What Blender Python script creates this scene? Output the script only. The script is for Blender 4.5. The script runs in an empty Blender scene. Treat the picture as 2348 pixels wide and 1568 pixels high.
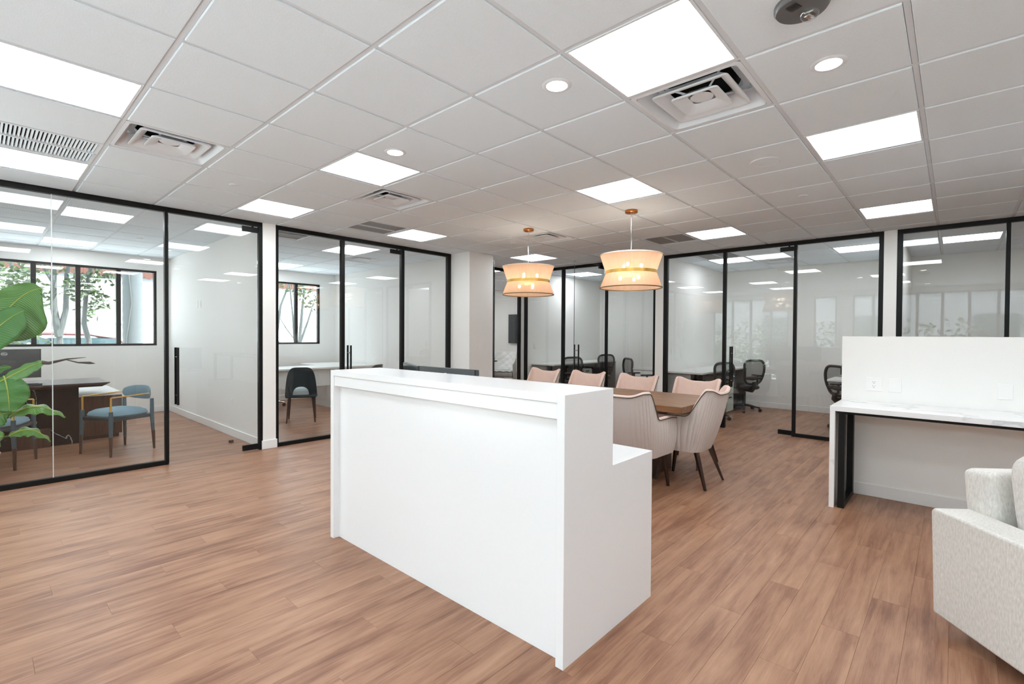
import bpy, bmesh, math, random
from mathutils import Vector, Matrix
PI = math.pi
rnd = random.Random(7)
SC = bpy.context.scene
COL = SC.collection

# ------------------------------------------------------------------ camera
cam = bpy.data.cameras.new('camera')
cam.sensor_fit = 'HORIZONTAL'; cam.sensor_width = 36.0
cam.lens = 1116.6 / 2348 * 36.0
cam.clip_start = 0.05; cam.clip_end = 300
cam_o = bpy.data.objects.new('camera', cam); COL.objects.link(cam_o)
yaw, pitch, roll = math.radians(47.75), 0.0143, -0.0058
fw = Vector((math.sin(yaw), math.cos(yaw), 0)); rt = Vector((math.cos(yaw), -math.sin(yaw), 0)); up = Vector((0, 0, 1))
fwd = fw * math.cos(pitch) - up * math.sin(pitch)
upc = up * math.cos(pitch) + fw * math.sin(pitch)
cx = rt * math.cos(roll) - upc * math.sin(roll)
cy = rt * math.sin(roll) + upc * math.cos(roll)
R = Matrix((cx, cy, -fwd)).transposed()
cam_o.matrix_world = Matrix.Translation((0, 0, 1.3831)) @ R.to_4x4()
SC.camera = cam_o

# ------------------------------------------------------------------ world, exposure, light levels
SKY = 4.0          # overcast daylight
PANEL = 9.6        # ceiling panel radiance
W = bpy.data.worlds.new('overcast_sky'); SC.world = W; W.use_nodes = True
wn = W.node_tree.nodes; wl = W.node_tree.links
wn['Background'].inputs['Color'].default_value = (0.82, 0.935, 1.0, 1)
wn['Background'].inputs['Strength'].default_value = SKY
vs = SC.view_settings
SC.display_settings.display_device = 'sRGB'
vs.view_transform = 'Standard'; vs.look = 'None'; vs.gamma = 1.0; vs.use_curve_mapping = False
vs.exposure = 0.62
sun = bpy.data.lights.new('sun', 'SUN'); sun.energy = 20.0; sun.angle = math.radians(1.5); sun.color = (1.0, 0.99, 0.98)
sun_o = bpy.data.objects.new('sun', sun); COL.objects.link(sun_o)
sun_o.rotation_euler = Vector((-0.30, 0.16, -0.94)).to_track_quat('-Z', 'Y').to_euler()
cy_ = SC.cycles
cy_.max_bounces = 10; cy_.diffuse_bounces = 6; cy_.glossy_bounces = 4; cy_.transparent_max_bounces = 40
cy_.transmission_bounces = 6; cy_.sample_clamp_indirect = 6.0; cy_.caustics_reflective = False; cy_.caustics_refractive = False
cy_.use_denoising = True

# ------------------------------------------------------------------ materials
def new_mat(name):
    m = bpy.data.materials.new(name); m.use_nodes = True
    nt = m.node_tree
    return m, nt.nodes, nt.links, nt.nodes['Principled BSDF']

def lin(r, g, b):
    f = lambda c: c / 12.92 if c <= 0.04045 else ((c + 0.055) / 1.055) ** 2.4
    return (f(r / 255), f(g / 255), f(b / 255), 1)

def mat(name, col, rough=0.5, metal=0.0, var=0.04, scale=60.0, bump=0.0, coat=0.0, stretch=None, spec=0.5):
    """colour with a little noise grain and relief"""
    m, n, l, p = new_mat(name)
    p.inputs['Roughness'].default_value = rough; p.inputs['Metallic'].default_value = metal
    p.inputs['Coat Weight'].default_value = coat; p.inputs['Specular IOR Level'].default_value = spec
    tc = n.new('ShaderNodeTexCoord'); nz = n.new('ShaderNodeTexNoise')
    nz.inputs['Scale'].default_value = scale; nz.inputs['Detail'].default_value = 3
    src = tc.outputs['Object']
    if stretch:
        mp = n.new('ShaderNodeMapping'); mp.inputs['Scale'].default_value = stretch
        l.new(src, mp.inputs['Vector']); src = mp.outputs['Vector']
    l.new(src, nz.inputs['Vector'])
    mx = n.new('ShaderNodeMix'); mx.data_type = 'RGBA'
    c = Vector(col[:3])
    mx.inputs[6].default_value = (*(c * (1 - var * 2)), 1); mx.inputs[7].default_value = (*[min(1, v * (1 + var * 2)) for v in c], 1)
    l.new(nz.outputs['Fac'], mx.inputs[0]); l.new(mx.outputs[2], p.inputs['Base Color'])
    if bump:
        b = n.new('ShaderNodeBump'); b.inputs['Strength'].default_value = bump; b.inputs['Distance'].default_value = 0.002
        l.new(nz.outputs['Fac'], b.inputs['Height']); l.new(b.outputs['Normal'], p.inputs['Normal'])
    return m

def glow(name, col, strength):
    m, n, l, p = new_mat(name)
    p.inputs['Base Color'].default_value = (0.8, 0.8, 0.8, 1)
    p.inputs['Emission Color'].default_value = (*col, 1); p.inputs['Emission Strength'].default_value = strength
    return m

def glass_mat(name, tint=(0.968, 0.970, 0.966), f0=0.035):
    m = bpy.data.materials.new(name); m.use_nodes = True
    n = m.node_tree.nodes; l = m.node_tree.links; n.remove(n['Principled BSDF'])
    lw = n.new('ShaderNodeLayerWeight'); lw.inputs['Blend'].default_value = 0.5
    pw = n.new('ShaderNodeMath'); pw.operation = 'POWER'; pw.inputs[1].default_value = 5
    mr = n.new('ShaderNodeMath'); mr.operation = 'MULTIPLY_ADD'; mr.inputs[1].default_value = 1 - f0; mr.inputs[2].default_value = f0
    l.new(lw.outputs['Facing'], pw.inputs[0]); l.new(pw.outputs[0], mr.inputs[0])
    t = n.new('ShaderNodeBsdfTransparent'); t.inputs['Color'].default_value = (*tint, 1)
    g = n.new('ShaderNodeBsdfGlossy'); g.inputs['Roughness'].default_value = 0.0; g.inputs['Color'].default_value = (1, 1, 1, 1)
    mx = n.new('ShaderNodeMixShader'); l.new(mr.outputs[0], mx.inputs[0]); l.new(t.outputs[0], mx.inputs[1]); l.new(g.outputs[0], mx.inputs[2])
    l.new(mx.outputs[0], n['Material Output'].inputs['Surface'])
    return m

def plank_mat():
    """vinyl wood planks: tone per plank from its row and column, grain along x"""
    m, n, l, p = new_mat('wood_vinyl_plank')
    geo = n.new('ShaderNodeNewGeometry'); sep = n.new('ShaderNodeSeparateXYZ'); l.new(geo.outputs['Position'], sep.inputs[0])
    def mth(op, a, b=None, c=None):
        q = n.new('ShaderNodeMath'); q.operation = op
        for i, v in enumerate((a, b, c)):
            if v is None: continue
            if isinstance(v, (int, float)): q.inputs[i].default_value = v
            else: l.new(v, q.inputs[i])
        return q.outputs[0]
    row = mth('FLOOR', mth('DIVIDE', sep.outputs['Y'], PLW))
    shift = mth('MULTIPLY', mth('FRACT', mth('MULTIPLY', row, 0.381966)), PLL)
    colm = mth('FLOOR', mth('DIVIDE', mth('ADD', sep.outputs['X'], shift), PLL))
    wv = n.new('ShaderNodeCombineXYZ'); l.new(row, wv.inputs[0]); l.new(colm, wv.inputs[1])
    wn_ = n.new('ShaderNodeTexWhiteNoise'); wn_.noise_dimensions = '2D'; l.new(wv.outputs[0], wn_.inputs['Vector'])
    off = n.new('ShaderNodeVectorMath'); off.operation = 'SCALE'; off.inputs['Scale'].default_value = 37.0
    l.new(wn_.outputs['Color'], off.inputs[0])
    add = n.new('ShaderNodeVectorMath'); add.operation = 'ADD'; l.new(geo.outputs['Position'], add.inputs[0]); l.new(off.outputs[0], add.inputs[1])
    def noise(scale_vec, sc, det, rough=0.55, dist=0.0):
        mp = n.new('ShaderNodeMapping'); mp.inputs['Scale'].default_value = scale_vec
        l.new(add.outputs[0], mp.inputs['Vector'])
        z = n.new('ShaderNodeTexNoise'); z.inputs['Scale'].default_value = sc; z.inputs['Detail'].default_value = det
        z.inputs['Roughness'].default_value = rough; z.inputs['Distortion'].default_value = dist
        l.new(mp.outputs[0], z.inputs['Vector']); return z.outputs['Fac']
    g1 = noise((0.8, 12, 1), 2.0, 6, 0.62, 0.7)     # broad streaks
    g2 = noise((4.0, 130, 1), 2.0, 3, 0.7)          # fine grain
    g3 = noise((1.6, 5, 1), 1.5, 4)                 # cloudy tone
    s = mth('ADD', mth('MULTIPLY', g1, 0.62), mth('MULTIPLY', g3, 0.48))
    s = mth('ADD', s, mth('MULTIPLY', g2, 0.25))
    s = mth('ADD', s, mth('MULTIPLY', wn_.outputs['Value'], 0.06))
    rp = n.new('ShaderNodeValToRGB'); l.new(s, rp.inputs[0])
    e = rp.color_ramp.elements
    e[0].position = 0.42; e[0].color = lin(90, 55, 38)
    e[1].position = 0.92; e[1].color = lin(178, 136, 109)
    q = rp.color_ramp.elements.new(0.60); q.color = lin(132, 90, 68)
    q = rp.color_ramp.elements.new(0.72); q.color = lin(156, 114, 88)
    l.new(rp.outputs['Color'], p.inputs['Base Color'])
    p.inputs['Roughness'].default_value = 0.38; p.inputs['Specular IOR Level'].default_value = 0.42
    b = n.new('ShaderNodeBump'); b.inputs['Strength'].default_value = 0.25; b.inputs['Distance'].default_value = 0.0015
    l.new(g2, b.inputs['Height']); l.new(b.outputs['Normal'], p.inputs['Normal'])
    return m

def marble_mat(name, base, vein, rough=0.15, scale=1.6, width=0.03, seed=0.0, wide=False):
    m, n, l, p = new_mat(name)
    tc = n.new('ShaderNodeTexCoord'); mp = n.new('ShaderNodeMapping'); mp.inputs['Location'].default_value = (seed, seed * 1.7, seed * .3)
    mp.inputs['Rotation'].default_value = (0.3, 0.5, 0.6)
    l.new(tc.outputs['Object'], mp.inputs['Vector'])
    nz = n.new('ShaderNodeTexNoise'); nz.inputs['Scale'].default_value = scale; nz.inputs['Detail'].default_value = 6; nz.inputs['Distortion'].default_value = 1.2
    l.new(mp.outputs[0], nz.inputs['Vector'])
    a = n.new('ShaderNodeMath'); a.operation = 'SUBTRACT'; a.inputs[1].default_value = 0.5; l.new(nz.outputs['Fac'], a.inputs[0])
    b = n.new('ShaderNodeMath'); b.operation = 'ABSOLUTE'; l.new(a.outputs[0], b.inputs[0])
    rp = n.new('ShaderNodeValToRGB'); l.new(b.outputs[0], rp.inputs[0])
    rp.color_ramp.elements[0].position = 0.0; rp.color_ramp.elements[0].color = vein
    rp.color_ramp.elements[1].position = width; rp.color_ramp.elements[1].color = base
    l.new(rp.outputs['Color'], p.inputs['Base Color']); p.inputs['Roughness'].default_value = rough
    return m

def wood_mat(name, dark, light, rough=0.4, stretch=(2, 30, 30), scale=2.0):
    m, n, l, p = new_mat(name)
    tc = n.new('ShaderNodeTexCoord'); mp = n.new('ShaderNodeMapping'); mp.inputs['Scale'].default_value = stretch
    l.new(tc.outputs['Object'], mp.inputs['Vector'])
    nz = n.new('ShaderNodeTexNoise'); nz.inputs['Scale'].default_value = scale; nz.inputs['Detail'].default_value = 5; nz.inputs['Distortion'].default_value = 0.8
    l.new(mp.outputs[0], nz.inputs['Vector'])
    rp = n.new('ShaderNodeValToRGB'); rp.color_ramp.elements[0].position = 0.3; rp.color_ramp.elements[0].color = dark
    rp.color_ramp.elements[1].position = 0.72; rp.color_ramp.elements[1].color = light
    l.new(nz.outputs['Fac'], rp.inputs[0]); l.new(rp.outputs[0], p.inputs['Base Color']); p.inputs['Roughness'].default_value = rough
    return m

def leaf_mat(name, dark, light, vein_scale=55.0):
    """glossy leaf: side veins as fine relief and stripes along the leaf's own length (UV)"""
    m, n, l, p = new_mat(name)
    uv = n.new('ShaderNodeUVMap'); wv = n.new('ShaderNodeTexWave'); wv.wave_type = 'BANDS'; wv.bands_direction = 'X'
    wv.inputs['Scale'].default_value = vein_scale / 6; wv.inputs['Distortion'].default_value = 0.35; wv.inputs['Detail'].default_value = 1
    mp = n.new('ShaderNodeMapping'); mp.inputs['Rotation'].default_value = (0, 0, 0.25); l.new(uv.outputs[0], mp.inputs[0]); l.new(mp.outputs[0], wv.inputs['Vector'])
    mx = n.new('ShaderNodeMix'); mx.data_type = 'RGBA'; mx.inputs[6].default_value = dark; mx.inputs[7].default_value = light
    l.new(wv.outputs['Fac'], mx.inputs[0]); l.new(mx.outputs[2], p.inputs['Base Color'])
    b = n.new('ShaderNodeBump'); b.inputs['Strength'].default_value = 0.15; b.inputs['Distance'].default_value = 0.002
    l.new(wv.outputs['Fac'], b.inputs['Height']); l.new(b.outputs[0], p.inputs['Normal'])
    p.inputs['Roughness'].default_value = 0.32
    return m

def shade_mat():
    """threaded fabric: half see-through, light passes through it"""
    m = bpy.data.materials.new('thread_shade'); m.use_nodes = True
    n = m.node_tree.nodes; l = m.node_tree.links; n.remove(n['Principled BSDF'])
    d = n.new('ShaderNodeBsdfDiffuse'); t = n.new('ShaderNodeBsdfTranslucent'); tr = n.new('ShaderNodeBsdfTransparent')
    tc = n.new('ShaderNodeTexCoord'); sp = n.new('ShaderNodeSeparateXYZ'); l.new(tc.outputs['Object'], sp.inputs[0])
    an = n.new('ShaderNodeMath'); an.operation = 'ARCTAN2'; l.new(sp.outputs['Y'], an.inputs[0]); l.new(sp.outputs['X'], an.inputs[1])
    cb = n.new('ShaderNodeCombineXYZ'); l.new(an.outputs[0], cb.inputs[0])
    nz = n.new('ShaderNodeTexNoise'); nz.inputs['Scale'].default_value = 14; nz.inputs['Detail'].default_value = 5; nz.inputs['Roughness'].default_value = 0.8
    l.new(cb.outputs[0], nz.inputs['Vector'])
    mxc = n.new('ShaderNodeMix'); mxc.data_type = 'RGBA'; mxc.inputs[6].default_value = lin(226, 176, 142); mxc.inputs[7].default_value = lin(250, 218, 190)
    l.new(nz.outputs['Fac'], mxc.inputs[0]); l.new(mxc.outputs[2], d.inputs[0]); l.new(mxc.outputs[2], t.inputs[0])
    m1 = n.new('ShaderNodeMixShader'); m1.inputs[0].default_value = 0.55; l.new(d.outputs[0], m1.inputs[1]); l.new(t.outputs[0], m1.inputs[2])
    m2 = n.new('ShaderNodeMixShader'); l.new(m1.outputs[0], m2.inputs[1]); l.new(tr.outputs[0], m2.inputs[2])
    m2.inputs[0].default_value = 0.16
    l.new(m2.outputs[0], n['Material Output'].inputs['Surface'])
    return m

PLW, PLL = 0.152, 1.22
M = {}
M['plank'] = plank_mat()
M['subfloor'] = mat('subfloor', lin(90, 62, 48), 0.7)
M['wall'] = mat('white_wall_paint', lin(243, 242, 239), 0.6, var=0.008, scale=90, bump=0.12)
M['trim'] = mat('white_gloss_trim', lin(240, 240, 239), 0.35, var=0.01)
M['tile'] = mat('acoustic_ceiling_tile', lin(233, 243, 251), 0.85, var=0.02, scale=220, bump=0.5)
M['grid'] = mat('white_ceiling_runner', lin(222, 228, 234), 0.5, var=0.01)
M['deck'] = mat('plenum_deck', lin(120, 120, 120), 0.9)
M['black'] = mat('black_powder_coat', (0.005, 0.005, 0.005, 1), 0.45, var=0.05, spec=0.25)
M['glass'] = glass_mat('partition_glass')
M['winglass'] = glass_mat('window_glass', (0.95, 0.97, 0.97), 0.04)
M['glass_edge'] = mat('polished_glass_edge', lin(205, 210, 208), 0.2)
M['edge_dark'] = mat('dark_glass_edge', lin(62, 68, 66), 0.2)
M['panel_glow'] = glow('panel_diffuser', (0.90, 0.965, 1.0), PANEL)
M['panel_glow_dim'] = glow('dimmed_panel_diffuser', (0.90, 0.965, 1.0), PANEL * 0.72)
M['down_glow'] = glow('downlight_lens', (1.0, 0.97, 0.92), 14)
M['bulb_glow'] = glow('warm_bulb', (1.0, 0.80, 0.58), 17)
M['perforated'] = mat('grey_perforated_metal', lin(146, 149, 152), 0.6, var=0.03)
M['vent'] = mat('white_vent_metal', lin(230, 236, 242), 0.45, var=0.01)
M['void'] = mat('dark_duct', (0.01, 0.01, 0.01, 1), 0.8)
M['quartz'] = mat('white_gloss_laminate', lin(240, 240, 241), 0.2, var=0.006, spec=0.4)
M['marble'] = marble_mat('veined_white_marble', lin(243, 243, 243), lin(214, 215, 217), 0.14, 0.55, 0.012, 3.1)
M['blackmarble'] = marble_mat('black_marble', (0.004, 0.0045, 0.0055, 1), lin(200, 205, 210), 0.28, 1.7, 0.012, 1.3)
M['blackmarble'].node_tree.nodes['Principled BSDF'].inputs['Specular IOR Level'].default_value = 0.12
M['walnut'] = wood_mat('walnut_top', lin(104, 70, 44), lin(150, 108, 72), 0.35, (14, 1.2, 14), 2.0)
M['darkwood'] = wood_mat('dark_walnut', lin(52, 32, 22), lin(88, 58, 42), 0.4, (25, 25, 2), 2.0)
M['leg'] = wood_mat('espresso_leg', lin(30, 18, 13), lin(62, 38, 27), 0.35, (30, 30, 3), 2.0)
M['pink'] = mat('blush_velvet', lin(226, 199, 186), 0.85, var=0.03, scale=25)
M['greige'] = mat('greige_channel_fabric', lin(206, 196, 190), 0.8, var=0.03, scale=120, bump=0.3)
M['piping'] = mat('dark_piping', lin(86, 78, 74), 0.7)
M['seatwhite'] = mat('pale_piping', lin(240, 226, 218), 0.8)
M['brass'] = mat('brushed_brass', lin(224, 178, 96), 0.34, 1.0, 0.03)
M['copper'] = mat('copper_canopy', lin(208, 130, 70), 0.25, 1.0, 0.03)
M['chrome'] = mat('chrome', lin(215, 215, 215), 0.12, 1.0, 0.01)
M['shade'] = shade_mat()
M['shade_rim'] = mat('pale_shade_rim', lin(240, 228, 210), 0.6)
M['rimdark'] = mat('bronze_rim', lin(120, 96, 62), 0.4, 0.6)
M['plastic'] = mat('black_plastic', (0.014, 0.014, 0.015, 1), 0.45)
M['meshfab'] = None
M['screen'] = mat('dark_screen', (0.02, 0.024, 0.028, 1), 0.08, var=0.0)
M['monitor'] = mat('monitor_back', (0.045, 0.045, 0.046, 1), 0.4)
M['logo'] = mat('silver_logo', lin(235, 235, 235), 0.3)
M['teal'] = mat('teal_velvet', lin(112, 142, 156), 0.7, var=0.05, scale=18)
M['tealdark'] = mat('dark_teal_leather', lin(36, 50, 56), 0.38, var=0.03)
M['tealleg'] = mat('teal_leather_leg', lin(64, 90, 102), 0.45, var=0.03)
M['greyseat'] = mat('pale_grey_fabric', lin(178, 190, 194), 0.8, var=0.06, scale=50)
M['linen'] = mat('oatmeal_linen', lin(214, 210, 204), 0.9, var=0.16, scale=130, bump=0.6, stretch=(1, 1, 0.35))
M['quilt'] = mat('white_leather', lin(232, 231, 228), 0.45)
M['greyfab'] = mat('grey_shell', lin(168, 168, 166), 0.6)
M['desklam'] = mat('grey_white_laminate', lin(228, 229, 227), 0.3, var=0.01)
M['deskgrey'] = mat('grey_panel', lin(150, 150, 148), 0.5)
M['pedestal'] = mat('pale_green_steel', lin(206, 216, 204), 0.4, var=0.01)
M['pot'] = mat('stone_pot', lin(206, 186, 172), 0.7, var=0.05, scale=40)
M['leaf1'] = leaf_mat('strelitzia_leaf', lin(42, 104, 34), lin(112, 164, 74))
M['leaf2'] = leaf_mat('strelitzia_leaf_deep', lin(44, 106, 30), lin(68, 134, 46))
M['midrib'] = mat('leaf_midrib', lin(176, 186, 70), 0.5)
M['dryleaf'] = mat('dry_leaf_tip', lin(70, 58, 46), 0.7, var=0.1)
M['soil'] = mat('potting_soil', lin(50, 38, 28), 0.95)
M['plate'] = mat('wall_plate', lin(245, 244, 242), 0.35, var=0.005)
M['socket'] = mat('socket_slot', (0.03, 0.03, 0.03, 1), 0.5)
M['strobe'] = mat('grey_alarm_housing', lin(96, 96, 97), 0.35)
M['lens'] = glass_mat('clear_lens', (0.95, 0.95, 0.95), 0.12)
M['bark'] = mat('grey_bark', lin(82, 87, 86), 0.9, var=0.12, scale=14, bump=0.8)
M['palmbark'] = mat('palm_bark', lin(92, 98, 100), 0.9, var=0.14, scale=26, bump=0.9)
M['treeleaf'] = mat('tree_leaf', lin(52, 74, 32), 0.5, var=0.22, scale=3)
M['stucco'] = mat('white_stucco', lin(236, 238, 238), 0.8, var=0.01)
M['greystucco'] = mat('grey_stucco', lin(140, 146, 150), 0.85, var=0.02)
M['stuccob'] = mat('shadow_band', lin(150, 158, 162), 0.8)  # even blue-grey for the ledge, cornice and door
M['roof'] = mat('terracotta_tile', lin(116, 76, 64), 0.8, var=0.12)
M['carred'] = mat('dark_red_car_paint', lin(84, 24, 28), 0.2, coat=0.8, var=0.01)
M['carblack'] = mat('black_car_paint', lin(40, 38, 36), 0.2, coat=0.8)
M['carglass'] = mat('car_window', (0.05, 0.09, 0.1, 1), 0.05)
M['tyre'] = mat('tyre', (0.02, 0.02, 0.02, 1), 0.8)
M['asphalt'] = mat('pale_concrete_paving', lin(196, 197, 196), 0.9)
M['hedge'] = mat('hedge_green', lin(70, 92, 52), 0.8, var=0.25, scale=8)

def mesh_fabric():
    m = bpy.data.materials.new('black_mesh_fabric'); m.use_nodes = True
    n = m.node_tree.nodes; l = m.node_tree.links; p = n['Principled BSDF']
    p.inputs['Base Color'].default_value = (0.02, 0.02, 0.02, 1); p.inputs['Roughness'].default_value = 0.7
    tr = n.new('ShaderNodeBsdfTransparent'); mx = n.new('ShaderNodeMixShader')
    tc = n.new('ShaderNodeTexCoord'); ck = n.new('ShaderNodeTexChecker'); ck.inputs['Scale'].default_value = 420
    l.new(tc.outputs['Object'], ck.inputs['Vector'])
    mr = n.new('ShaderNodeMapRange'); mr.inputs['To Min'].default_value = 0.2; mr.inputs['To Max'].default_value = 0.62; l.new(ck.outputs['Fac'], mr.inputs['Value'])
    l.new(mr.outputs[0], mx.inputs[0]); l.new(p.outputs[0], mx.inputs[1]); l.new(tr.outputs[0], mx.inputs[2])
    l.new(mx.outputs[0], n['Material Output'].inputs['Surface'])
    return m
M['meshfab'] = mesh_fabric()

# ------------------------------------------------------------------ mesh helpers
class MB:
    def __init__(s): s.bm = bmesh.new()
    def box(s, x0, x1, y0, y1, z0, z1, bevel=0.0, seg=2, mtx=None):
        vs_ = [s.bm.verts.new((x, y, z)) for x in (x0, x1) for y in (y0, y1) for z in (z0, z1)]
        f = [(0, 1, 3, 2), (4, 6, 7, 5), (0, 4, 5, 1), (2, 3, 7, 6), (0, 2, 6, 4), (1, 5, 7, 3)]
        fs = [s.bm.faces.new([vs_[i] for i in q]) for q in f]
        if bevel:
            es = list({e for q in fs for e in q.edges})
            r = bmesh.ops.bevel(s.bm, geom=es, offset=bevel, segments=seg, profile=0.5, affect='EDGES')
            vs_ = list({v for q in r['faces'] for v in q.verts} | {v for v in vs_ if v.is_valid})
        if mtx is not None: bmesh.ops.transform(s.bm, matrix=mtx, verts=vs_)
        return s
    def prism(s, pts, axis, a, b):
        """polygon in the two other axes, extruded along axis from a to b"""
        def P(p, h): return {'x': (h, p[0], p[1]), 'y': (p[0], h, p[1]), 'z': (p[0], p[1], h)}[axis]
        A = [s.bm.verts.new(P(p, a)) for p in pts]; B = [s.bm.verts.new(P(p, b)) for p in pts]
        s.bm.faces.new(A[::-1]); s.bm.faces.new(B)
        k = len(pts)
        for i in range(k): s.bm.faces.new((A[i], A[(i + 1) % k], B[(i + 1) % k], B[i]))
        return s
    def grid(s, rows, close_u=False, close_v=False, uv=False):
        V = [[s.bm.verts.new(p) for p in r] for r in rows]
        a, b = len(V), len(V[0])
        lay = s.bm.loops.layers.uv.verify() if uv else None
        for i in range(a if close_u else a - 1):
            for j in range(b if close_v else b - 1):
                q = (V[i][j], V[(i + 1) % a][j], V[(i + 1) % a][(j + 1) % b], V[i][(j + 1) % b])
                try: f = s.bm.faces.new(q)
                except ValueError: continue
                if uv:
                    for lp, (ii, jj) in zip(f.loops, ((i, j), (i + 1, j), (i + 1, j + 1), (i, j + 1))): lp[lay].uv = (ii / (a - 1), jj / (b - 1))
        return V
    def lathe(s, prof, n=32, c=(0, 0, 0)):
        rows = [[(c[0] + r * math.cos(2 * PI * k / n), c[1] + r * math.sin(2 * PI * k / n), c[2] + z) for k in range(n)] for r, z in prof]
        s.grid(rows, close_v=True); return s
    def tube(s, pts, r, n=8, cap=True, sq=False):
        pts = [Vector(p) for p in pts]; rr = r if isinstance(r, (list, tuple)) else [r] * len(pts)
        rows = []; u = None
        for i, p in enumerate(pts):
            d = (pts[min(i + 1, len(pts) - 1)] - pts[max(i - 1, 0)]).normalized()
            if u is None:
                u = Vector((0, 0, 1)).cross(d)
                if u.length < 0.05: u = Vector((1, 0, 0)).cross(d)
            u = (u - d * u.dot(d)).normalized(); w = d.cross(u)
            o = PI / 4 if sq else 0
            rows.append([p + (u * math.cos(o + 2 * PI * k / n) + w * math.sin(o + 2 * PI * k / n)) * rr[i] for k in range(n)])
        V = s.grid(rows, close_v=True)
        if cap: s.bm.faces.new(V[0][::-1]); s.bm.faces.new(V[-1])
        return s
    def ball(s, c, r, u=12, v=8, sc=(1, 1, 1)):
        bmesh.ops.create_uvsphere(s.bm, u_segments=u, v_segments=v, radius=r, matrix=Matrix.Translation(c) @ Matrix.Diagonal((*sc, 1)))
        return s
    def mesh(s, name, smooth=True, m=None):
        bmesh.ops.remove_doubles(s.bm, verts=s.bm.verts, dist=1e-6)
        bmesh.ops.recalc_face_normals(s.bm, faces=s.bm.faces)
        me = bpy.data.meshes.new(name); s.bm.to_mesh(me); s.bm.free()
        if smooth:
            me.polygons.foreach_set('use_smooth', [True] * len(me.polygons))
            me.set_sharp_from_angle(angle=math.radians(38))
        if m: me.materials.append(m)
        return me
    def obj(s, name, m, parent=None, smooth=True, loc=None):
        o = bpy.data.objects.new(name, s.mesh(name, smooth, m)); COL.objects.link(o)
        if parent: o.parent = parent
        if loc is not None: o.location = loc
        return o

def thing(name, label, cat, loc=(0, 0, 0), rz=0.0, group=None):
    o = bpy.data.objects.new(name, None); COL.objects.link(o); o.empty_display_size = 0.1
    o.location = loc; o.rotation_euler = (0, 0, rz); o['label'] = label; o['category'] = cat
    if group: o['group'] = group
    return o
def tag(o, label, cat, group=None):
    o['label'] = label; o['category'] = cat
    if group: o['group'] = group
    return o
def struct(o): o['kind'] = 'structure'; return o
def sempty(name, loc=(0, 0, 0)):
    o = bpy.data.objects.new(name, None); COL.objects.link(o); o.location = loc; o['kind'] = 'structure'; return o
def dup(root, loc, rz=0.0, label=None, group=None):
    r = root.copy(); COL.objects.link(r); r.location = loc; r.rotation_euler = (0, 0, rz)
    if label: r['label'] = label
    if group: r['group'] = group
    for ch in list(root.children):
        c = ch.copy(); COL.objects.link(c); c.parent = r
        for g in list(ch.children):
            d = g.copy(); COL.objects.link(d); d.parent = c
    return r

# ------------------------------------------------------------------ dimensions
H = 2.705                      # ceiling grid height
T = 0.6096
GX = lambda i: (i + 1.0268) * T
GY = lambda j: (j + 3.259) * T
X0, X1, Y0, Y1 = -1.30, 10.35, -4.6, 10.35      # shell
YL, XR = 6.10, 7.59                              # near faces of the two glass fronts

# ------------------------------------------------------------------ floor with planks
floor = struct(MB().box(X0 - .2, X1 + .2, Y0 - .2, Y1 + .2, -0.2, -0.006).obj('floor', M['subfloor']))
def plank_mesh(x0, x1, y0, y1, mb):
    g = 0.0002; c = 0.0007; t = 0.0; b = -0.006
    x0 += g; x1 -= g; y0 += g; y1 -= g
    B = [(x0, y0, b), (x1, y0, b), (x1, y1, b), (x0, y1, b)]
    C = [(x0, y0, t - c), (x1, y0, t - c), (x1, y1, t - c), (x0, y1, t - c)]
    D = [(x0 + c, y0 + c, t), (x1 - c, y0 + c, t), (x1 - c, y1 - c, t), (x0 + c, y1 - c, t)]
    rows = [[mb.bm.verts.new(p) for p in q] for q in (B, C, D)]
    for a, bb in ((0, 1), (1, 2)):
        for k in range(4): mb.bm.faces.new((rows[a][k], rows[a][(k + 1) % 4], rows[bb][(k + 1) % 4], rows[bb][k]))
    mb.bm.faces.new(rows[2])
planks = []
for row in range(math.floor(Y0 / PLW), math.ceil(Y1 / PLW)):
    sh = ((row * 0.381966) % 1.0) * PLL
    for c in range(math.floor((X0 + sh) / PLL), math.ceil((X1 + sh) / PLL)):
        xa, xb = c * PLL - sh, (c + 1) * PLL - sh
        xa, xb = max(xa, X0), min(xb, X1)
        if xb - xa < 0.02: continue
        ya, yb = max(row * PLW, Y0), min((row + 1) * PLW, Y1)
        if yb - ya < 0.02: continue
        xm, ym = (xa + xb) / 2, (ya + yb) / 2
        dep = xm * 0.74 + ym * 0.672; lat = xm * 0.672 - ym * 0.74
        vis = dep > 1.7 and abs(lat) < dep * 1.08 + 0.6
        if 1.62 < xm < 2.3 and 1.2 < ym < 3.1: vis = False      # under the reception desk
        planks.append(((0 if vis else 1, dep), xa, xb, ya, yb))
planks.sort()
rest = MB()
plank_cache = {}
for k, (key, xa, xb, ya, yb) in enumerate(planks):
    if k < 300 and key[0] == 0:
        size = (round(xb - xa, 3), round(yb - ya, 3))
        if size not in plank_cache:
            q = MB(); plank_mesh(-(xb - xa) / 2, (xb - xa) / 2, -(yb - ya) / 2, (yb - ya) / 2, q)
            plank_cache[size] = q.mesh('plank', False, M['plank'])
        o = bpy.data.objects.new('plank', plank_cache[size]); COL.objects.link(o); o.parent = floor
        o.location = ((xa + xb) / 2, (ya + yb) / 2, 0)
    else: plank_mesh(xa, xb, ya, yb, rest)
o = rest.obj('far_planks', M['plank'], floor, smooth=False); o['kind'] = 'stuff'

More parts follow.
